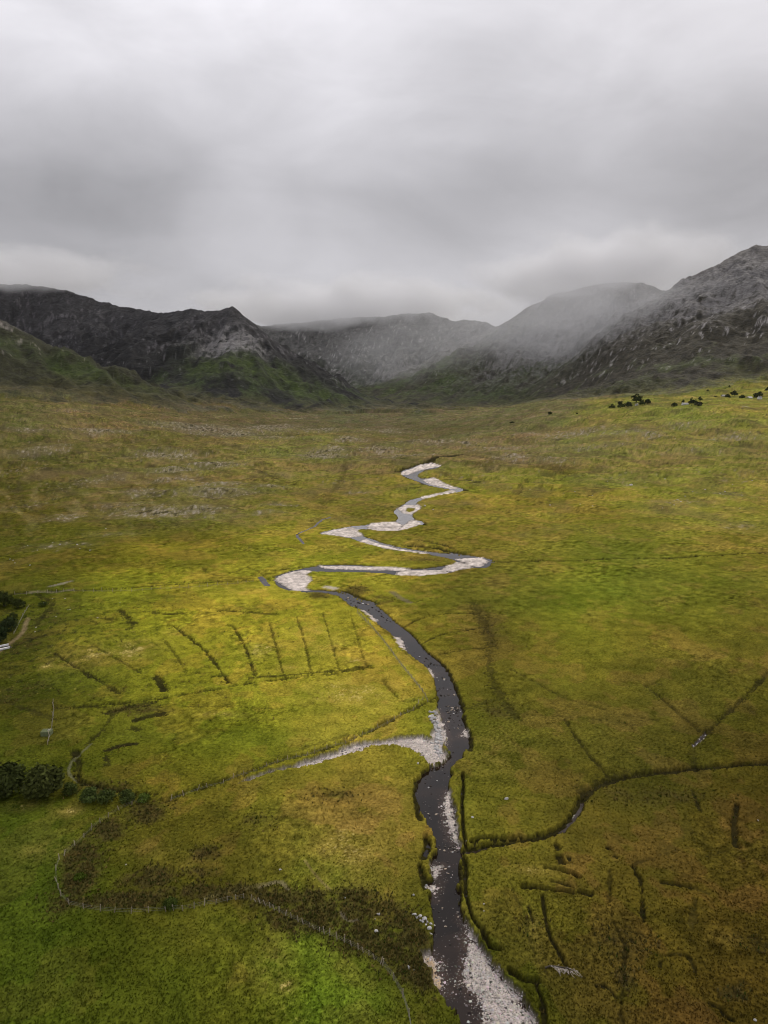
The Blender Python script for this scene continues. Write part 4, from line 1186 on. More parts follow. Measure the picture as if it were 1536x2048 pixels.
Xb, Yb = wv[:, 0], wv[:, 1]
keep = None
obj('stream', np_mesh('stream', wv, inv.reshape(-1, 4), M_WATER, np.tile(np.array([[0.035, 0.024, 0.016]]), (len(wv), 1)), True), kind='structure',
    label='narrow brown side streams in the moor')


# ------------------------------------------------------------------ ground cover: grass, rushes, pebbles
def in_view_points(n, ymin, ymax, power=2.0):
    """random ground points, denser towards the camera like the picture sees them"""
    py = RNG.uniform(0, 1, n)
    Y = 1.0 / (py / ymin + (1 - py) / ymax)
    X = RNG.uniform(-0.67, 0.67, n) * Y
    return X, Y


def tuft_mesh(name, X, Y, hgt, wid, col, blades, mat, lean=0.35):
    n = len(X)
    Z = hz(X, Y)
    vs, cs = [], []
    for b in range(blades):
        a = RNG.uniform(0, 2 * math.pi, n)
        r = RNG.uniform(0, 0.5, n) * wid
        cx, cy = X + np.cos(a) * r, Y + np.sin(a) * r
        a2 = a + RNG.uniform(-1, 1, n)
        hx, hy = -np.sin(a2) * wid * 0.32, np.cos(a2) * wid * 0.32
        hh = hgt * RNG.uniform(0.6, 1.15, n)
        tx, ty = cx + np.cos(a) * lean * hh, cy + np.sin(a) * lean * hh
        p = np.stack([np.stack([cx - hx, cy - hy, Z - 0.05], -1), np.stack([cx + hx, cy + hy, Z - 0.05], -1), np.stack([tx, ty, Z + hh], -1)], 1)
        k = RNG.uniform(0.75, 1.25, n)[:, None]
        vs.append(p)
        cs.append(np.repeat((col * k)[:, None, :], 3, 1))
    P = np.concatenate(vs).reshape(-1, 3)
    Cc = np.concatenate(cs).reshape(-1, 3)
    return np_mesh(name, P, np.arange(len(P)).reshape(-1, 3), mat, np.clip(Cc, 0.003, 0.8))


X, Y = in_view_points(90000, 96, 430)
ok = (sample(sdRn, X, Y) < -0.5) & (sample(sdB, X, Y) < -0.2) & (sample(dark, X, Y - 0.3) < 0.12)
X, Y = X[ok], Y[ok]
cc = sample(C, X, Y)
sz = RNG.uniform(0.12, 0.34, len(X)) * (1 + 0.6 * ss((Y - 150) / 250))
obj('grass', tuft_mesh('grass', X, Y, sz, sz * 1.3, cc * RNG.uniform(0.95, 1.75, (len(X), 1)), 3, M_PLANT), kind='stuff', label='short tussocky grass covering the fields and moor')
X, Y = in_view_points(300000, 96, 430)
pr = sample(hm, X, Y) * 0.9 + sample(dark, X, Y) * 0.08
lf = (sample(leftd, X, Y) * (sample(dots, X, Y) > 0.33))
ok = (sample(sdRn, X, Y) < -0.6) & (RNG.uniform(0, 1, len(X)) < np.maximum(pr * 0.5, lf * 0.5))
X, Y = X[ok], Y[ok]
base_c = np.where(RNG.uniform(0, 1, (len(X), 1)) < 0.3, np.array([[0.17, 0.125, 0.04]]), np.array([[0.085, 0.075, 0.022]]))
base_c = np.where(RNG.uniform(0, 1, (len(X), 1)) < 0.12, np.array([[0.05, 0.07, 0.012]]), base_c)
sz = RNG.uniform(0.22, 0.6, len(X))
obj('rushes', tuft_mesh('rushes', X, Y, sz, sz * 0.9, base_c * RNG.uniform(0.7, 1.3, (len(X), 1)), 4, M_PLANT, 0.45), kind='stuff',
    label='dark brown rushes and heather growing in the wet hollows')

# pebbles on the gravel bars
X, Y = in_view_points(420000, 96, 330)
s_g = sample(sdGn, X, Y)
s_r = sample(sdRn, X, Y)
ok = ((s_g > -0.2) & (s_r > 0) & (sample(sandb, X, Y) < -0.3)) | ((s_g > -1.6) & (s_r > 0.2) & (RNG.uniform(0, 1, len(X)) < 0.35)) | ((s_r > 0.1) & (RNG.uniform(0, 1, len(X)) < 0.035))
X, Y = X[ok], Y[ok]
n = len(X)
Z = np.maximum(hz(X, Y), wl(Y) - 0.05)
r = RNG.uniform(0.05, 0.15, n) * (1 + 1.2 * (RNG.uniform(0, 1, n) > 0.93))
octv = np.array([(1, 0, 0), (0, 1, 0), (-1, 0, 0), (0, -1, 0), (0, 0, 0.7), (0, 0, -0.7)], float)
octf = np.array([(0, 1, 4), (1, 2, 4), (2, 3, 4), (3, 0, 4)])
ang = RNG.uniform(0, 6.28, n)
ov = np.repeat(octv[None], n, 0)
ov[..., 0] *= RNG.uniform(0.7, 1.5, (n, 1))
ov = ov + RNG.uniform(-0.15, 0.15, ov.shape)
rx = ov[..., 0] * np.cos(ang)[:, None] - ov[..., 1] * np.sin(ang)[:, None]
ry = ov[..., 0] * np.sin(ang)[:, None] + ov[..., 1] * np.cos(ang)[:, None]
pv = np.stack([X[:, None] + rx * r[:, None], Y[:, None] + ry * r[:, None], Z[:, None] + (ov[..., 2] + 0.2) * r[:, None]], -1)
pf = (np.arange(n)[:, None, None] * 6 + octf[None]).reshape(-1, 3)
bright = RNG.choice([0.55, 0.42, 0.33, 0.2, 0.07], n, p=[.25, .3, .2, .15, .1])
bright = np.where((sample(sdGn, X, Y) < -0.2) & (RNG.uniform(0, 1, n) < 0.75), bright * 0.25, bright)
pc = bright[:, None] * np.array([[1.0, 0.90, 0.82]]) * RNG.uniform(0.9, 1.1, (n, 3))
obj('gravel', np_mesh('gravel', pv.reshape(-1, 3), pf, M_PEB, np.repeat(pc, 6, 0)), kind='stuff', label='pale pebbles on the gravel bars of the river')

# ------------------------------------------------------------------ boulders
import bmesh


def rock_mesh(name, seed, mat):
    rr = random.Random(seed)
    bm = bmesh.new()
    bmesh.ops.create_icosphere(bm, subdivisions=2, radius=1.0)
    planes = [(Vector((rr.uniform(-1, 1), rr.uniform(-1, 1), rr.uniform(-0.6, 1))).normalized(), rr.uniform(0.55, 0.85)) for _ in range(9)]
    for v in bm.verts:
        for nrm, dd in planes:
            e = v.co.dot(nrm) - dd
            if e > 0:
                v.co -= nrm * e * 0.9
        v.co += Vector((rr.uniform(-1, 1), rr.uniform(-1, 1), rr.uniform(-1, 1))) * 0.035
        v.co.z *= 0.72
        v.co.x *= 1.15
    me = bpy.data.meshes.new(name)
    bm.to_mesh(me)
    bm.free()
    me.materials.append(mat)
    return me


ROCKS = {k: [rock_mesh('boulder', 10 * j + i, m) for i in range(5)] for j, (k, m) in enumerate((('pale', M_ROCK), ('dark', M_DROCK), ('buff', M_BROCK)))}


def boulder(px, py, width_px, kind, label, group=None, river=False):
    x, y = unproject([px], [py], wl if river else None)[0]
    zc_ = y * CP + 16
    r = width_px * (zc_) / F / 2
    z = float(hz(x, y))
    if river:
        z = max(z, float(wl(y)) - r * 0.15)
    o = obj('boulder', random.choice(ROCKS[kind]), None, (x, y, z + r * 0.22), (random.uniform(-.3, .3), random.uniform(-.3, .3), random.uniform(0, 6.28)),
            (r * random.uniform(0.9, 1.2), r * random.uniform(0.8, 1.05), r * random.uniform(0.8, 1.1)), label=label, category='boulder')
    if group:
        o['group'] = group
    return o


# the heap of pale boulders on the left bank near the bottom
HEAP = [(829, 1829, 9), (834, 1835, 8), (840, 1832, 8), (846, 1838, 7), (849, 1840, 12), (845, 1844, 7), (855, 1845, 7), (862, 1848, 7), (858, 1857, 11), (861, 1866, 7),
        (873, 1855, 9), (876, 1860, 6), (875, 1867, 6), (876, 1874, 7), (886, 1875, 8), (890, 1868, 5), (892, 1880, 5), (888, 1884, 6), (896, 1883, 4), (841, 1842, 6), (852, 1850, 5), (868, 1846, 6)]
for a, b, c in HEAP:
    boulder(a, b, c, 'pale', 'pale grey boulder in the heap spilling from the left bank into the river', 'heap of pale boulders on the left bank')
# rip-rap along the left bank above the gravel fan
rr = random.Random(3)
for i in range(74):
    t = rr.random()
    cx = 866 + 10 * t + rr.uniform(-7, 8) + (4 if 0.3 < t < 0.8 else 0)
    cy = 1422 + 80 * t
    boulder(cx, cy, rr.uniform(5.0, 9.0), 'pale', 'grey boulder in the rock armour lining the left bank above the gravel fan', 'rock armour on the left bank')
# single stones one can point to
SINGLE = [(757, 1829, 8, 'white boulder in dark heather, upper of two left of the river heap'), (753, 1863, 10, 'white oval boulder in dark heather, lower of two left of the river heap'),
          (750, 1840, 4, 'small pinkish boulder between the two white boulders in the heather'), (827, 1790, 6, 'white boulder on the grass left of the lower gravel patch'),
          (853, 1760, 7, 'pale boulder at the green strip beside the small gravel patch'), (875, 1682, 7, 'white boulder standing in the dark water upstream of the confluence'),
          (880, 1755, 5, 'pale boulder at the water edge of the small gravel patch'), (945, 1635, 6, 'white stone on the grass just right of the river, above the side stream mouth'),
          (934, 1675, 6, 'pale boulder at the mouth of the side stream'), (1013, 1599, 8, 'grey lichened stone on the grass upper right of the long gravel bar'),
          (922, 1850, 8, 'pale boulder at the top tip of the long lower gravel bar'), (864, 1481, 7, 'bright white boulder at the foot of the rock armour'),
          (895, 1421, 6, 'bright white boulder at the upper rapids'), (910, 1420, 4, 'small white boulder beside the bright boulder at the rapids'), (890, 1432, 4, 'small pale stone just below the rapids'),
          (909, 1448, 9, 'flat pale rock awash in the river beside the rock armour'), (900, 1459, 6, 'small flat rock awash below the flat pale rock'),
          (866, 1552, 6, 'grey rock in the dark pool below the gravel fan'), (836, 1527, 6, 'grey rock on the bank at the tip of the gravel fan'), (818, 1935, 8, 'grey rock on the left bank opposite the long gravel bar'),
          (828, 1940, 4, 'small pale rock right of the grey rock on the left bank'), (968, 1808, 4, 'small white stone on the grass right of the river, upper'), (968, 1822, 3, 'small white stone on the grass right of the river, lower'),
          (880, 1821, 7, 'buff rock in the shallows left side, by the lower gravel patch'), (560, 1740, 6, 'pale stone by the bleached grass patch in the tongue of moor'), (690, 1796, 4, 'little pale stone at the edge of dark heather in the middle'),
          (252, 1730, 4, 'tiny pale stone on the yellow grass of the moor tongue'), (1516, 1641, 4, 'small pale stone near the right edge'), (1262, 970, 8, 'pale boulder on the far right-hand moor'),
          (850, 1012, 5, 'white boulder on the bend right of the far gravel bars'), (866, 1020, 4, 'small white stone on the grass right of the far bend'), (1510, 2040, 7, 'white stone at the bottom right corner')]
for a, b, c, lab in SINGLE:
    boulder(a, b, c, 'buff' if ('buff' in lab or 'pinkish' in lab) else 'pale', lab)
# dark river stones
cen = [(LEFT[i], i) for i in range(len(LEFT))]
lp = np.array(LEFT[72:150], float)


def bank_x(side, py):
    arr = np.array([p for p in side if p[1] > 1188], float)
    o_ = np.argsort(arr[:, 1])
    return float(np.interp(py, arr[o_, 1], arr[o_, 0]))


rr = random.Random(5)
rapids = [(1196, 1215, 16), (1218, 1245, 12), (1310, 1335, 12), (1350, 1362, 8), (1376, 1400, 12), (1412, 1428, 46), (1428, 1460, 16), (1500, 1560, 10), (1560, 1680, 16), (1690, 1706, 20), (1706, 1860, 14)]
for y0_, y1_, cnt in rapids:
    for _ in range(cnt):
        py_ = rr.uniform(y0_, y1_)
        xa, xb = bank_x(LEFT, py_) + 3, bank_x(RIGHT, py_) - 3
        if y0_ == 1412 or y0_ == 1428:
            px_ = xa + (xb - xa) * (0.25 + 0.75 * rr.random() ** 0.7)
        else:
            px_ = rr.uniform(xa, xb)
        far = py_ < 1400
        reach = 'by the upper meander' if py_ < 1250 else 'along the middle fields' if py_ < 1405 else 'at the rapids' if py_ < 1430 else 'beside the rock armour' if py_ < 1500 else 'in the pool below the gravel fan' if py_ < 1600 else 'beside the upper right gravel bar' if py_ < 1688 else 'at the side stream mouth' if py_ < 1708 else 'between the undercut banks downstream'
        knd = 'dark' if rr.random() < 0.72 else ('buff' if rr.random() < .7 else 'pale')
        boulder(px_, py_, rr.uniform(2.8, 6.0), knd, 'small %s stone breaking the water ' % {'dark': 'dark wet', 'buff': 'buff', 'pale': 'pale'}[knd] + reach,
                'stones in the river ' + reach, True)
# pale stones scattered over the fields and far moor
rr = random.Random(9)
FIELDST = [(20, 1118), (26, 1120), (105, 1085), (120, 1088), (55, 1090), (212, 1058), (88, 1206), (105, 1198), (130, 1198), (112, 1234), (136, 1220), (140, 1219), (72, 1255), (70, 1264), (195, 1235), (240, 1205),
           (1185, 990), (1160, 1010), (1185, 1015), (1355, 1000), (1362, 1004), (1370, 996), (1340, 1008), (1348, 1014), (1325, 1018), (1480, 1015), (1450, 985), (1440, 990), (1465, 968), (1350, 880), (1485, 815), (1490, 818),
           (30, 1125), (60, 1130), (160, 1100), (180, 1102), (155, 1092), (90, 1096), (75, 1100), (1150, 985), (1110, 980), (1385, 985), (1410, 978), (1215, 960), (1100, 1010), (1060, 980), (1505, 960), (1330, 955)]
for a, b in FIELDST:
    boulder(a, b, rr.uniform(2.0, 4.0), 'pale', 'small pale stone lying scattered on the open moor or field', 'pale stones scattered over the moor')

# ------------------------------------------------------------------ fences
def post_mesh():
    bm = bmesh.new()
    bmesh.ops.create_cone(bm, cap_ends=True, segments=6, radius1=0.095, radius2=0.085, depth=1.55)
    bmesh.ops.translate(bm, verts=bm.verts, vec=(0, 0, 0.575))
    me = bpy.data.meshes.new('post')
    bm.to_mesh(me)
    bm.free()
    me.materials.append(M_WOOD)
    return me


PM = post_mesh()


def wire_mesh(pts, z, rad):
    vs, fs = [], []
    for i, p in enumerate(pts):
        for (a, b) in ((0, 1), (-.87, -.5), (.87, -.5)):
            # triangle section across the run
            q0 = pts[max(i - 1, 0)]
            q1 = pts[min(i + 1, len(pts) - 1)]
            t = Vector((q1[0] - q0[0], q1[1] - q0[1], 0)).normalized()
            nrm = Vector((-t.y, t.x, 0))
            vs.append((p[0] + nrm.x * a * rad, p[1] + nrm.y * a * rad, p[2] + z + b * rad))
    for i in range(len(pts) - 1):
        for k in range(3):
            a, b = i * 3 + k, i * 3 + (k + 1) % 3
            fs.append((a, b, b + 3, a + 3))
    return np_mesh('wire', np.array(vs), np.array(fs), M_WIRE)


def fence(pix, spacing, label, seed, jitter=0.12, wires=3, rad=0.014, scale=1.0):
    rr_ = random.Random(seed)
    w_ = unproject([p[0] for p in pix], [p[1] for p in pix])
    seg = np.hypot(*np.diff(w_, axis=0).T)
    s_ = np.concatenate([[0], np.cumsum(seg)])
    out, t_ = [], 0.0
    while t_ < s_[-1]:
        out.append((float(np.interp(t_, s_, w_[:, 0])), float(np.interp(t_, s_, w_[:, 1]))))
        t_ += spacing * rr_.uniform(0.75, 1.25)
    pts = [(x_, y_, float(hz(x_, y_))) for x_, y_ in out]
    f = thing('fence', label, 'fence', pts[0])
    o0 = Vector(pts[0])
    for i, p in enumerate(pts):
        c_ = scale * rr_.uniform(0.85, 1.15) * (1.25 if rr_.random() < 0.08 else 1)
        obj('post', PM, f, Vector(p) - o0, (rr_.gauss(0, jitter), rr_.gauss(0, jitter), rr_.uniform(0, 6)), (scale, scale, c_))
    rel = [tuple(Vector(p) - o0) for p in pts]
    for k in range(wires):
        obj('wire', wire_mesh(rel, 0.35 + 0.33 * k, rad), f)
    return f


fence([(283, 1606), (271, 1611), (251, 1613), (238, 1621), (214, 1637), (187, 1657), (164, 1680), (143, 1700), (119, 1718)], 2.9,
      'wire fence with pale posts between the bushes and the dark heather bend', 1)
fence([(119, 1718), (112, 1735), (112, 1760), (118, 1785), (127, 1803), (136, 1809), (147, 1814), (163, 1818), (180, 1821), (199, 1822), (223, 1824), (251, 1826), (273, 1827), (296, 1826), (321, 1826), (343, 1823)], 3.2,
      'wire fence with leaning posts round the lower left bend of heather', 2, 0.1)
fence([(347, 1822), (357, 1823), (385, 1817), (408, 1812), (431, 1808), (458, 1802), (482, 1798), (494, 1797)], 2.1, 'short wire fence with posts along the crest of the green pasture at the bottom', 3)
fence([(502, 1801), (515, 1806), (530, 1812), (552, 1822), (575, 1835), (604, 1848), (640, 1864), (672, 1877), (705, 1892), (738, 1910), (765, 1931)], 1.35,
      'close-set fence of leaning posts along the bottom pasture edge toward the river', 4, 0.2)
fence([(765, 1931), (782, 1952), (797, 1975), (808, 2000), (816, 2025), (822, 2055), (826, 2090)], 3.4, 'sagging wire fence with few posts beside the lowest left river bank', 5, 0.1, 4, 0.02)
fence([(30, 1190), (90, 1187), (140, 1184), (200, 1184), (265, 1183), (300, 1180), (380, 1175), (450, 1169), (522, 1163)], 4.6, 'long wire fence with tiny posts across the far edge of the left fields', 6, 0.06, 2, 0.03, 1.2)
fence([(715, 1224), (745, 1256), (775, 1293), (800, 1328), (825, 1358), (848, 1388), (860, 1410)], 3.6, 'wire fence with weathered posts along the left bank of the river', 7, 0.12, 3, 0.03)
fence([(845, 1400), (825, 1418), (800, 1432), (765, 1448), (735, 1463), (705, 1478), (660, 1492), (610, 1508), (560, 1522), (520, 1536), (470, 1556), (420, 1572), (370, 1590), (330, 1602)], 3.4,
      'wire fence with slanting posts along the bank above the dry gravel branch', 8, 0.18, 2, 0.02)
fence([(106, 1405), (108, 1420), (106, 1440), (103, 1458), (99, 1475), (95, 1490)], 2.6, 'short wire fence beside the mossy tank in the left field', 9, 0.15, 2, 0.03)
fence([(57, 1213), (48, 1228), (40, 1243), (33, 1258), (26, 1272)], 5.0, 'pale straight fence beside the dark trees at the left edge', 10, 0.08, 2, 0.05)

# ------------------------------------------------------------------ mossy tank in the left field
def box_mesh(name, sx, sy, sz_, mat, bev=0.04, z0=0.0):
    bm = bmesh.new()
    bmesh.ops.create_cube(bm, size=1.0)
    bmesh.ops.scale(bm, verts=bm.verts, vec=(sx, sy, sz_))
    bmesh.ops.translate(bm, verts=bm.verts, vec=(0, 0, sz_ / 2 + z0))
    if bev:
        bmesh.ops.bevel(bm, geom=bm.edges[:], offset=bev, segments=1, affect='EDGES')
    me = bpy.data.meshes.new(name)
    bm.to_mesh(me)
    bm.free()
    me.materials.append(mat)
    return me


x_, y_ = unproject([94], [1469])[0]
tk = thing('water_tank', 'mossy green concrete tank standing by the fence in the left field', 'water tank', (x_, y_, float(hz(x_, y_)) - 0.1), 0.05)
obj('tank_wall', box_mesh('tank_wall', 2.8, 2.2, 1.3, M_CONC, 0.06), tk)
obj('lid', box_mesh('lid', 2.95, 2.35, 0.14, M_CONC, 0.03, 1.302), tk)
obj('hatch', box_mesh('hatch', 0.7, 0.7, 0.08, M_STONEW, 0.02, 1.445), tk, (0.6, 0.2, 0))
# small track bridge with white parapets at the left edge
x_, y_ = unproject([7], [1296])[0]
br = thing('track_bridge', 'small bridge with two white parapets on the brown track at the left edge', 'bridge', (x_, y_, float(hz(x_, y_))), 0.72)
obj('deck', box_mesh('deck', 5.5, 3.6, 0.3, M_BARK, 0.03, -0.1), br)
for sgn in (-1, 1):
    p_ = obj('parapet', box_mesh('parapet', 4.0, 0.4, 0.6, M_PAINT, 0.04, 0.202), br, (0.3 * sgn, 2.0 * sgn, 0))
    obj('coping', box_mesh('coping', 4.1, 0.5, 0.1, M_PAINT, 0.02, 0.806), p_)

# ------------------------------------------------------------------ dead branches on the right bank
x_, y_ = unproject([1128], [1950])[0]
bp_ = thing('dead_branch', 'bleached dead tree lying with spread branches on the right bank', 'dead tree', (x_, y_, float(hz(x_, y_))), 0)


def tube(points, r0, r1, name='branch', mat=M_BLEACH, sides=6):
    vs, fs = [], []
    n_ = len(points)
    for i, p in enumerate(points):
        p = Vector(p)
        a = Vector(points[max(i - 1, 0)])
        b = Vector(points[min(i + 1, n_ - 1)])
        t = (b - a).normalized()
        u = t.orthogonal().normalized()
        v = t.cross(u)
        r_ = r0 + (r1 - r0) * i / (n_ - 1)
        for k in range(sides):
            an = 2 * math.pi * k / sides
            q_ = p + (u * math.cos(an) + v * math.sin(an)) * r_
            vs.append(tuple(q_))
    for i in range(n_ - 1):
        for k in range(sides):
            a, b = i * sides + k, i * sides + (k + 1) % sides
            fs.append((a, b, b + sides, a + sides))
    return np_mesh(name, np.array(vs), np.array(fs), mat)


rr = random.Random(21)
obj('trunk', tube([(-3.0, 1.3, 0.1), (-2.0, 1.5, 0.35), (-0.6, 1.1, 0.5), (0.8, 0.8, 0.5), (2.0, 0.3, 0.4)], 0.17, 0.08, 'trunk', M_BARK), bp_)
for i in range(34):
    s_ = rr.uniform(0.15, 1)
    p0 = Vector((-3.0 + 5.2 * s_, 1.5 - 1.2 * s_ + rr.uniform(-.2, .3), 0.35))
    up_ = rr.random() < 0.2
    dr = Vector((rr.uniform(-0.25, 0.75), rr.uniform(0.1, 0.5) if up_ else rr.uniform(-1.25, -0.5), rr.uniform(0.0, 0.35)))
    L_ = rr.uniform(0.8, 2.1) * (0.5 if up_ else 1)
    bend = rr.uniform(-.35, .35)
    pts = [p0 + dr * L_ * q_ + Vector((bend * math.sin(q_ * 3.0), 0, 0.12 * math.sin(q_ * 3))) for q_ in (0, .25, .5, .75, 1)]
    b_ = obj('branch', tube(pts, 0.05, 0.015), bp_)
    for q_ in (1, 2, 3):
        e = pts[q_] + Vector((rr.uniform(-.5, .5), rr.uniform(-.6, -.1), rr.uniform(-.05, .2))) * L_ * 0.4
        obj('twig', tube([pts[q_], (pts[q_] + e) / 2 + Vector((0.04, 0, .03)), e], 0.025, 0.01, 'twig'), b_)

# ------------------------------------------------------------------ trees and bushes
def crown_mesh(name, lobes, n, leaf, col, rng):
    """leaf clumps spread over lumpy lobes: lobes = (x, y, z, rx, ry, rz)"""
    lob = np.array(lobes, float)
    wgt = lob[:, 3] * lob[:, 4]
    pick = rng.choice(len(lob), n, p=wgt / wgt.sum())
    d = rng.normal(size=(n, 3))
    d /= np.linalg.norm(d, axis=1)[:, None]
    d[:, 2] = np.where(d[:, 2] < -0.35, -d[:, 2], d[:, 2])
    rad = rng.uniform(0.62, 1.05, n) ** 0.7
    lump = 1 + 0.38 * np.sin(d[:, 0] * 7 + pick) * np.cos(d[:, 1] * 6 + pick * 2) * np.sin(d[:, 2] * 5 + 1)
    c = lob[pick, :3] + d * lob[pick, 3:6] * (rad * lump)[:, None]
    out = d + rng.normal(size=(n, 3)) * 0.55
    out[:, 2] += 0.35
    out /= np.linalg.norm(out, axis=1)[:, None]
    a = np.cross(out, rng.normal(size=(n, 3)))
    a /= np.linalg.norm(a, axis=1)[:, None]
    b = np.cross(out, a)
    s = leaf * rng.uniform(0.6, 1.4, n)[:, None]
    vs = np.stack([c - a * s, c - b * s * 0.6 + out * s * .2, c + a * s, c + b * s * 0.6], 1).reshape(-1, 3)
    k = rng.uniform(0.55, 1.45, n)[:, None] * (0.8 + 0.5 * rng.uniform(0, 1, (len(lob), 1))[pick])
    cc_ = np.repeat(np.array(col)[None] * k, 4, 0)
    return np_mesh(name, vs, np.arange(n * 4).reshape(-1, 4), M_PLANT, np.clip(cc_, 0.004, 0.4))


def tree(name, px, py, wpx, hfac, n, col, label, category='tree', group=None, seed=0, trunk=True, depth_y=None):
    x_, y_ = unproject([px], [py])[0]
    zc_ = y_ * CP + (CAM_H) * SP
    wm_ = wpx * zc_ / F
    hh = wm_ * hfac
    rng = np.random.default_rng(seed + 100)
    z_ = float(hz(x_, y_))
    t_ = thing(name, label, category, (x_, y_, z_), 0, group)
    lobes = []
    R_ = wm_ / 2
    nl = max(5, int(n / 220))
    for i in range(nl):
        a = 6.283 * i / nl + rng.uniform(-.4, .4)
        q_ = rng.uniform(0.25, 0.62) * R_
        lr = R_ * rng.uniform(0.36, 0.55)
        lobes.append((q_ * math.cos(a), q_ * math.sin(a), hh * rng.uniform(0.25, 0.66), lr, lr, lr * rng.uniform(.7, .95) * min(1.2, hfac + .2)))
    lobes.append((0, 0, hh * 0.72, R_ * 0.5, R_ * 0.5, hh * 0.26))
    lobes.append((rng.uniform(-.2, .2) * R_, 0, hh * 0.26, R_ * 0.85, R_ * 0.85, hh * 0.30))
    obj('crown', crown_mesh('crown', lobes, n, max(0.16, R_ * (0.085 if n > 500 else 0.17)), col, rng), t_)
    if trunk:
        tr = [(0, 0, -0.3), (0.06 * R_, 0, hh * 0.2), (0.02 * R_, 0.05 * R_, hh * 0.45), (0, 0, hh * 0.7)]
        o_ = obj('trunk', tube(tr, R_ * 0.09, R_ * 0.03, 'trunk', M_BARK), t_)
        for k in range(4):
            a = 1.57 * k + rng.uniform(-.5, .5)
            obj('limb', tube([(0.03 * R_, 0, hh * 0.25), (0.3 * R_ * math.cos(a), 0.3 * R_ * math.sin(a), hh * 0.45), (0.6 * R_ * math.cos(a), 0.6 * R_ * math.sin(a), hh * 0.6)],
                             R_ * 0.045, R_ * 0.015, 'limb', M_BARK, 5), o_)
    return t_


DG, MG, LG = (0.036, 0.044, 0.012), (0.045, 0.058, 0.014), (0.070, 0.10, 0.018)
tree('broadleaf_tree', 10, 1588, 84, 0.72, 5200, DG, 'dark rounded tree cut by the left edge beside the pasture', seed=1)
tree('broadleaf_tree', 88, 1590, 80, 0.78, 6000, (0.045, 0.052, 0.014), 'large dark rounded tree beside the pasture, right of the one at the edge', seed=2)
tree('bush', 140, 1588, 36, 0.6, 1400, MG, 'small green bush directly right of the large dark tree', 'bush', seed=3, trunk=False)
tree('bush', 178, 1602, 40, 0.7, 1900, (0.06, 0.082, 0.022), 'pale green rounded bush, tallest of the row by the fence', 'bush', seed=4)
tree('bush', 212, 1603, 38, 0.7, 1800, (0.055, 0.072, 0.018), 'green bush in the middle of the row by the fence', 'bush', seed=5)
tree('bush', 255, 1604, 38, 0.7, 1800, (0.052, 0.068, 0.018), 'green bush next to the first fence posts', 'bush', seed=6)
tree('bush', 286, 1602, 30, 0.5, 1100, LG, 'bright green low bush at the right end of the row by the fence', 'bush', seed=7, trunk=False)
tree('bush', 340, 1815, 34, 0.55, 1100, (0.045, 0.062, 0.012), 'low green bush behind the tall post of the pasture fence', 'bush', seed=8, trunk=False)
tree('bush', 160, 1757, 26, 0.5, 800, (0.055, 0.08, 0.010), 'small bright green bush in the dark heather by the left fence bend', 'bush', seed=9, trunk=False)
tree('broadleaf_tree', 8, 1212, 42, 0.75, 1800, DG, 'dark tree at the left edge above the track, farthest of its cluster', seed=10)
tree('broadleaf_tree', 36, 1216, 30, 0.7, 1200, DG, 'smaller dark tree touching the right side of the farthest edge tree', seed=11)
tree('bush', 27, 1236, 20, 0.6, 700, DG, 'small round dark bush above the straight pale fence', 'bush', seed=12)
tree('broadleaf_tree', 20, 1262, 40, 0.75, 1800, (0.028, 0.038, 0.014), 'dark tree left of the straight pale fence', seed=13)
tree('broadleaf_tree', 0, 1285, 44, 0.75, 1800, (0.022, 0.032, 0.012), 'very dark tree at the left edge just above the white bridge parapets', seed=14)
tree('bush', 88, 1212, 22, 0.5, 700, (0.04, 0.055, 0.012), 'dark scrub bush among white stones in the upper left field', 'bush', seed=15, trunk=False)
FAR = [(1224, 819, 16, .6, DG, 'low dark tree at the left end of the hillside grove'), (1241, 817, 20, .8, DG, 'dark tree left of the small white house gable'),
       (1256, 815, 18, .7, (0.04, .048, .02), 'paler tree between two dark trees of the hillside grove'), (1272, 809, 24, .8, DG, 'broad dark tree behind the small white house gable'),
       (1284, 812, 16, .8, MG, 'green tree just right of the small white house gable'), (1295, 809, 16, .7, DG, 'dark tree at the right end of the hillside grove'),
       (1349, 810, 16, .5, DG, 'low dark bush left of the long white cottage'), (1366, 804, 8, .9, DG, 'small dark tree rising behind the long white cottage'),
       (1383, 812, 14, 1.3, (0.022, 0.03, 0.014), 'tall dark conifer right of the long white cottage'), (1391, 806, 12, 1.1, DG, 'dark tree behind the tall conifer'),
       (1400, 803, 10, 1.1, MG, 'slim tree at the right of the tall conifer'), (1397, 813, 20, .4, (.05, .05, .025), 'low brown scrub below the tall conifer'),
       (1432, 797, 10, .8, DG, 'dark tree left of the grey farm sheds'), (1455, 795, 16, .7, DG, 'dark tree in front of the grey farm sheds'), (1468, 793, 16, .8, DG, 'dark tree right of the grey farm sheds'),
       (1484, 797, 14, .6, DG, 'dark tree left of the big barn'), (1512, 793, 16, .7, DG, 'dark tree right of the big barn'), (1520, 792, 14, .8, DG, 'tree behind the white gabled house'),
       (1458, 783, 5, 1.2, DG, 'lone small tree above the farm sheds'), (1154, 829, 6, .7, DG, 'lone small bush in the middle of the green hill field'), (1536, 783, 14, .8, DG, 'dark tree at the right edge above the houses'),
       (1024, 846, 12, .4, DG, 'low dark bush in the lower green hill field'), (1100, 830, 12, .4, DG, 'low dark bush at the top of the green hill field'), (1415, 790, 6, .7, DG, 'small tree left above the farm sheds')]
for i, (a, b, c, hf, col_, lab) in enumerate(FAR):
    c = c * 0.88
    tree('hillside_tree', a, b, c, hf, 420, col_, lab, 'tree' if 'bush' not in lab and 'scrub' not in lab else 'bush', 'trees and bushes around the hillside houses', seed=40 + i)


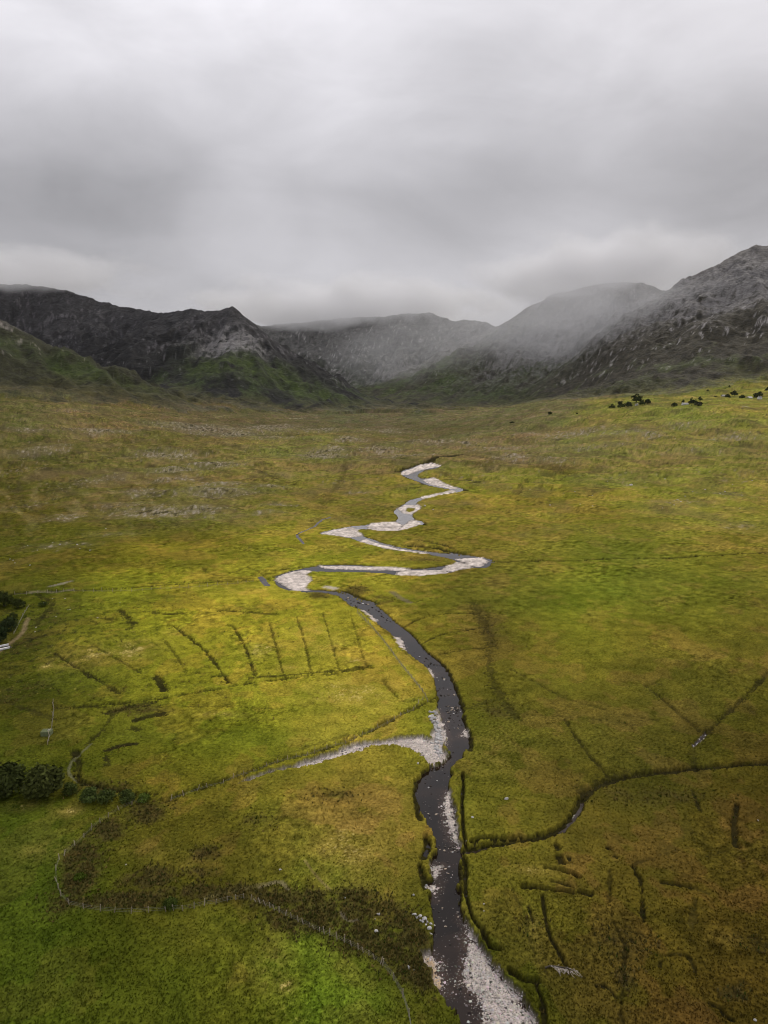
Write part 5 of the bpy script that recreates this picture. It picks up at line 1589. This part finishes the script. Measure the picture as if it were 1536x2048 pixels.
# ------------------------------------------------------------------ houses
def prism_mesh(name, L_, W_, h0, h1, mat, over=0.0, thick=None):
    """gabled roof (thick given) or gabled body"""
    hl, hw = L_ / 2 + over, W_ / 2 + over
    if thick is None:
        vs = [(-hl, -hw, 0), (hl, -hw, 0), (hl, hw, 0), (-hl, hw, 0), (-hl, -hw, h0), (hl, -hw, h0), (hl, hw, h0), (-hl, hw, h0), (-hl, 0, h1), (hl, 0, h1)]
        fs = [(0, 1, 5, 4), (2, 3, 7, 6), (0, 4, 8, 7, 3), (1, 2, 6, 9, 5), (4, 5, 9, 8), (7, 8, 9, 6), (3, 2, 1, 0)]
    else:
        vs = []
        for dz_ in (0, thick):
            vs += [(-hl, -hw, h0 + dz_), (hl, -hw, h0 + dz_), (hl, 0, h1 + dz_), (-hl, 0, h1 + dz_), (hl, hw, h0 + dz_), (-hl, hw, h0 + dz_)]
        fs = [(6, 7, 8, 9), (9, 8, 10, 11), (0, 3, 2, 1), (3, 5, 4, 2), (0, 1, 7, 6), (4, 5, 11, 10), (1, 2, 8, 7), (2, 4, 10, 8), (0, 6, 9, 3), (3, 9, 11, 5)]
    me = bpy.data.meshes.new(name)
    me.from_pydata(vs, [], fs)
    me.update()
    me.materials.append(mat)
    return me


def house(name, px, py, Lm, Wm, hw_, rise_, rz, wall, roof, label, cat, wins=3, chim=2):
    x_, y_ = unproject([px], [py])[0]
    z_ = float(hz(x_, y_)) - 0.4
    h_ = thing(name, label, cat, (x_, y_, z_), rz)
    obj('wall', prism_mesh('wall', Lm, Wm, hw_, hw_ + rise_, wall), h_)
    sl = rise_ / (Wm / 2)
    r_ = obj('roof', prism_mesh('roof', Lm, Wm, hw_ - 0.3 * sl + 0.04, hw_ + rise_ + 0.04, roof, 0.3, 0.18), h_)
    for k in range(chim):
        obj('chimney', box_mesh('chimney', 0.7, 0.6, 1.3, wall, 0.03, hw_ + rise_ - 0.2), r_, ((-1) ** k * (Lm / 2 - 0.5), 0, 0))
    for k in range(wins):
        fx = -Lm / 2 + Lm * (k + 0.5) / wins
        if k == wins // 2:
            d_ = obj('door', box_mesh('door', 0.9, 0.1, 2.0, M_BARK, 0.01, 0.45), h_, (fx, -Wm / 2 - 0.03, 0))
        else:
            f_ = obj('window', box_mesh('window', 1.2, 0.12, 1.2, M_PAINT, 0.01, 1.2), h_, (fx, -Wm / 2 - 0.02, 0))
            obj('pane', box_mesh('pane', 1.0, 0.1, 1.0, M_GLASS, 0.0, 1.3), f_, (0, -0.04, 0))
    return h_


house('cottage', 1273, 812, 5.5, 5, 2.8, 2.0, 0.1, M_WHITE, M_SLATE, 'small white cottage gable peeping out of the hillside grove', 'house', 3, 1)
house('cottage', 1370, 810, 14, 6, 2.8, 2.4, 0.12, M_WHITE, M_GREYR, 'long low white cottage left of the tall dark conifer', 'house', 5, 2)
house('cottage', 1441, 799, 7, 5, 2.6, 1.8, -0.1, M_WHITE, M_GREYR, 'small white outbuilding in front of the grey farm sheds', 'house', 3, 0)
house('farm_shed', 1448, 792, 17, 8, 3.2, 2.2, 0.15, M_STONEW, M_GREYR, 'grey farm shed with a wide pale roof among dark trees', 'shed', 3, 0)
house('barn', 1499, 795, 16, 10, 3.5, 4.2, 0.45, M_STONEW, M_GREYR, 'big barn with a steep pale grey roof right of the farm', 'barn', 3, 0)
house('farmhouse', 1519, 800, 12, 6.5, 4.0, 3.0, 0.5, M_WHITE, M_SLATE, 'white gabled farmhouse with two chimneys near the right edge', 'house', 5, 2)

# ------------------------------------------------------------------ mist and low cloud on the mountains
def cloud(name, px, py, Y_, rx, ry, rz_, density, scale, thr, label, col=(0.97, 0.97, 0.98)):
    x_, y_, z_ = at_depth(px, py, Y_)
    bm = bmesh.new()
    bmesh.ops.create_icosphere(bm, subdivisions=4, radius=1.0)
    bmesh.ops.scale(bm, verts=bm.verts, vec=(rx, ry, rz_))
    me = bpy.data.meshes.new(name)
    bm.to_mesh(me)
    bm.free()
    m, t = new_mat(name)
    tco = t.add('ShaderNodeTexCoord')
    g = t.vmath('DIVIDE', tco.outputs['Object'], (rx, ry, rz_))
    r_ = t.vmath('LENGTH', g)
    fall = t.maprange(r_, 0.15, 1.0, 1.0, 0.0)
    mp = t.add('ShaderNodeMapping')
    mp.inputs['Scale'].default_value = (1, 1, 1.8)
    t.link(tco.outputs['Object'], mp.inputs['Vector'])
    nz = t.noise(mp.outputs[0], scale, 4, 0.55, 0.3)
    nn = t.maprange(nz, thr, thr + 0.3, 0.0, 1.0)
    edge = t.math('ADD', fall, t.math('MULTIPLY', t.math('SUBTRACT', nz, 0.5), 2.2))
    dn = t.math('MULTIPLY', t.math('MULTIPLY', t.maprange(edge, 0.15, 0.85, 0.0, 1.0), t.maprange(r_, 0.8, 1.0, 1.0, 0.0)), density)
    pv_ = t.add('ShaderNodeVolumePrincipled')
    pv_.inputs['Color'].default_value = (*col, 1)
    pv_.inputs['Anisotropy'].default_value = 0.0
    t.link(dn, pv_.inputs['Density'])
    o_ = t.add('ShaderNodeOutputMaterial')
    t.link(pv_.outputs[0], o_.inputs['Volume'])
    me.materials.append(m)
    return obj(name, me, None, (x_, y_, z_), kind='stuff', label=label)


cloud('cloud', -20, 553, 4350, 1200, 1000, 150, 0.0038, 0.0028, 0.26, 'grey cloud hiding the top of the left mountain')
cloud('cloud', 690, 620, 5800, 1600, 1400, 270, 0.0042, 0.0024, 0.26, 'low cloud over the head of the valley')
cloud('cloud', 1190, 545, 4750, 1000, 1100, 270, 0.0048, 0.0024, 0.26, 'low cloud over the saddle of the right mountain')
cloud('mist', 860, 690, 4500, 1000, 800, 380, 0.0004, 0.0022, 0.34, 'thin rain mist drifting in the valley head')
cloud('mist', 1150, 630, 3900, 900, 700, 360, 0.0011, 0.0022, 0.34, 'thin mist drifting across the right mountain')

HTOP = float(max(H.max(), 950)) + 25
print('HTOP', HTOP)
hb = bpy.data.meshes.new('haze')
bmh = bmesh.new()
bmesh.ops.create_cube(bmh, size=1.0)
bmesh.ops.scale(bmh, verts=bmh.verts, vec=(140000, 40000, HTOP + 8))
bmh.to_mesh(hb)
bmh.free()
mh, th = new_mat('haze')
pvh = th.add('ShaderNodeVolumePrincipled')
pvh.inputs['Color'].default_value = (0.93, 0.95, 1.0, 1)
pvh.inputs['Density'].default_value = 0.000006
oh = th.add('ShaderNodeOutputMaterial')
th.link(pvh.outputs[0], oh.inputs['Volume'])
hb.materials.append(mh)
HAZE = obj('haze', hb, None, (0, 10000, (HTOP - 8) / 2), kind='stuff', label='thin damp air between the near fields and the mountains')
print('grid', NR, NC, 'objects', len(S.objects))
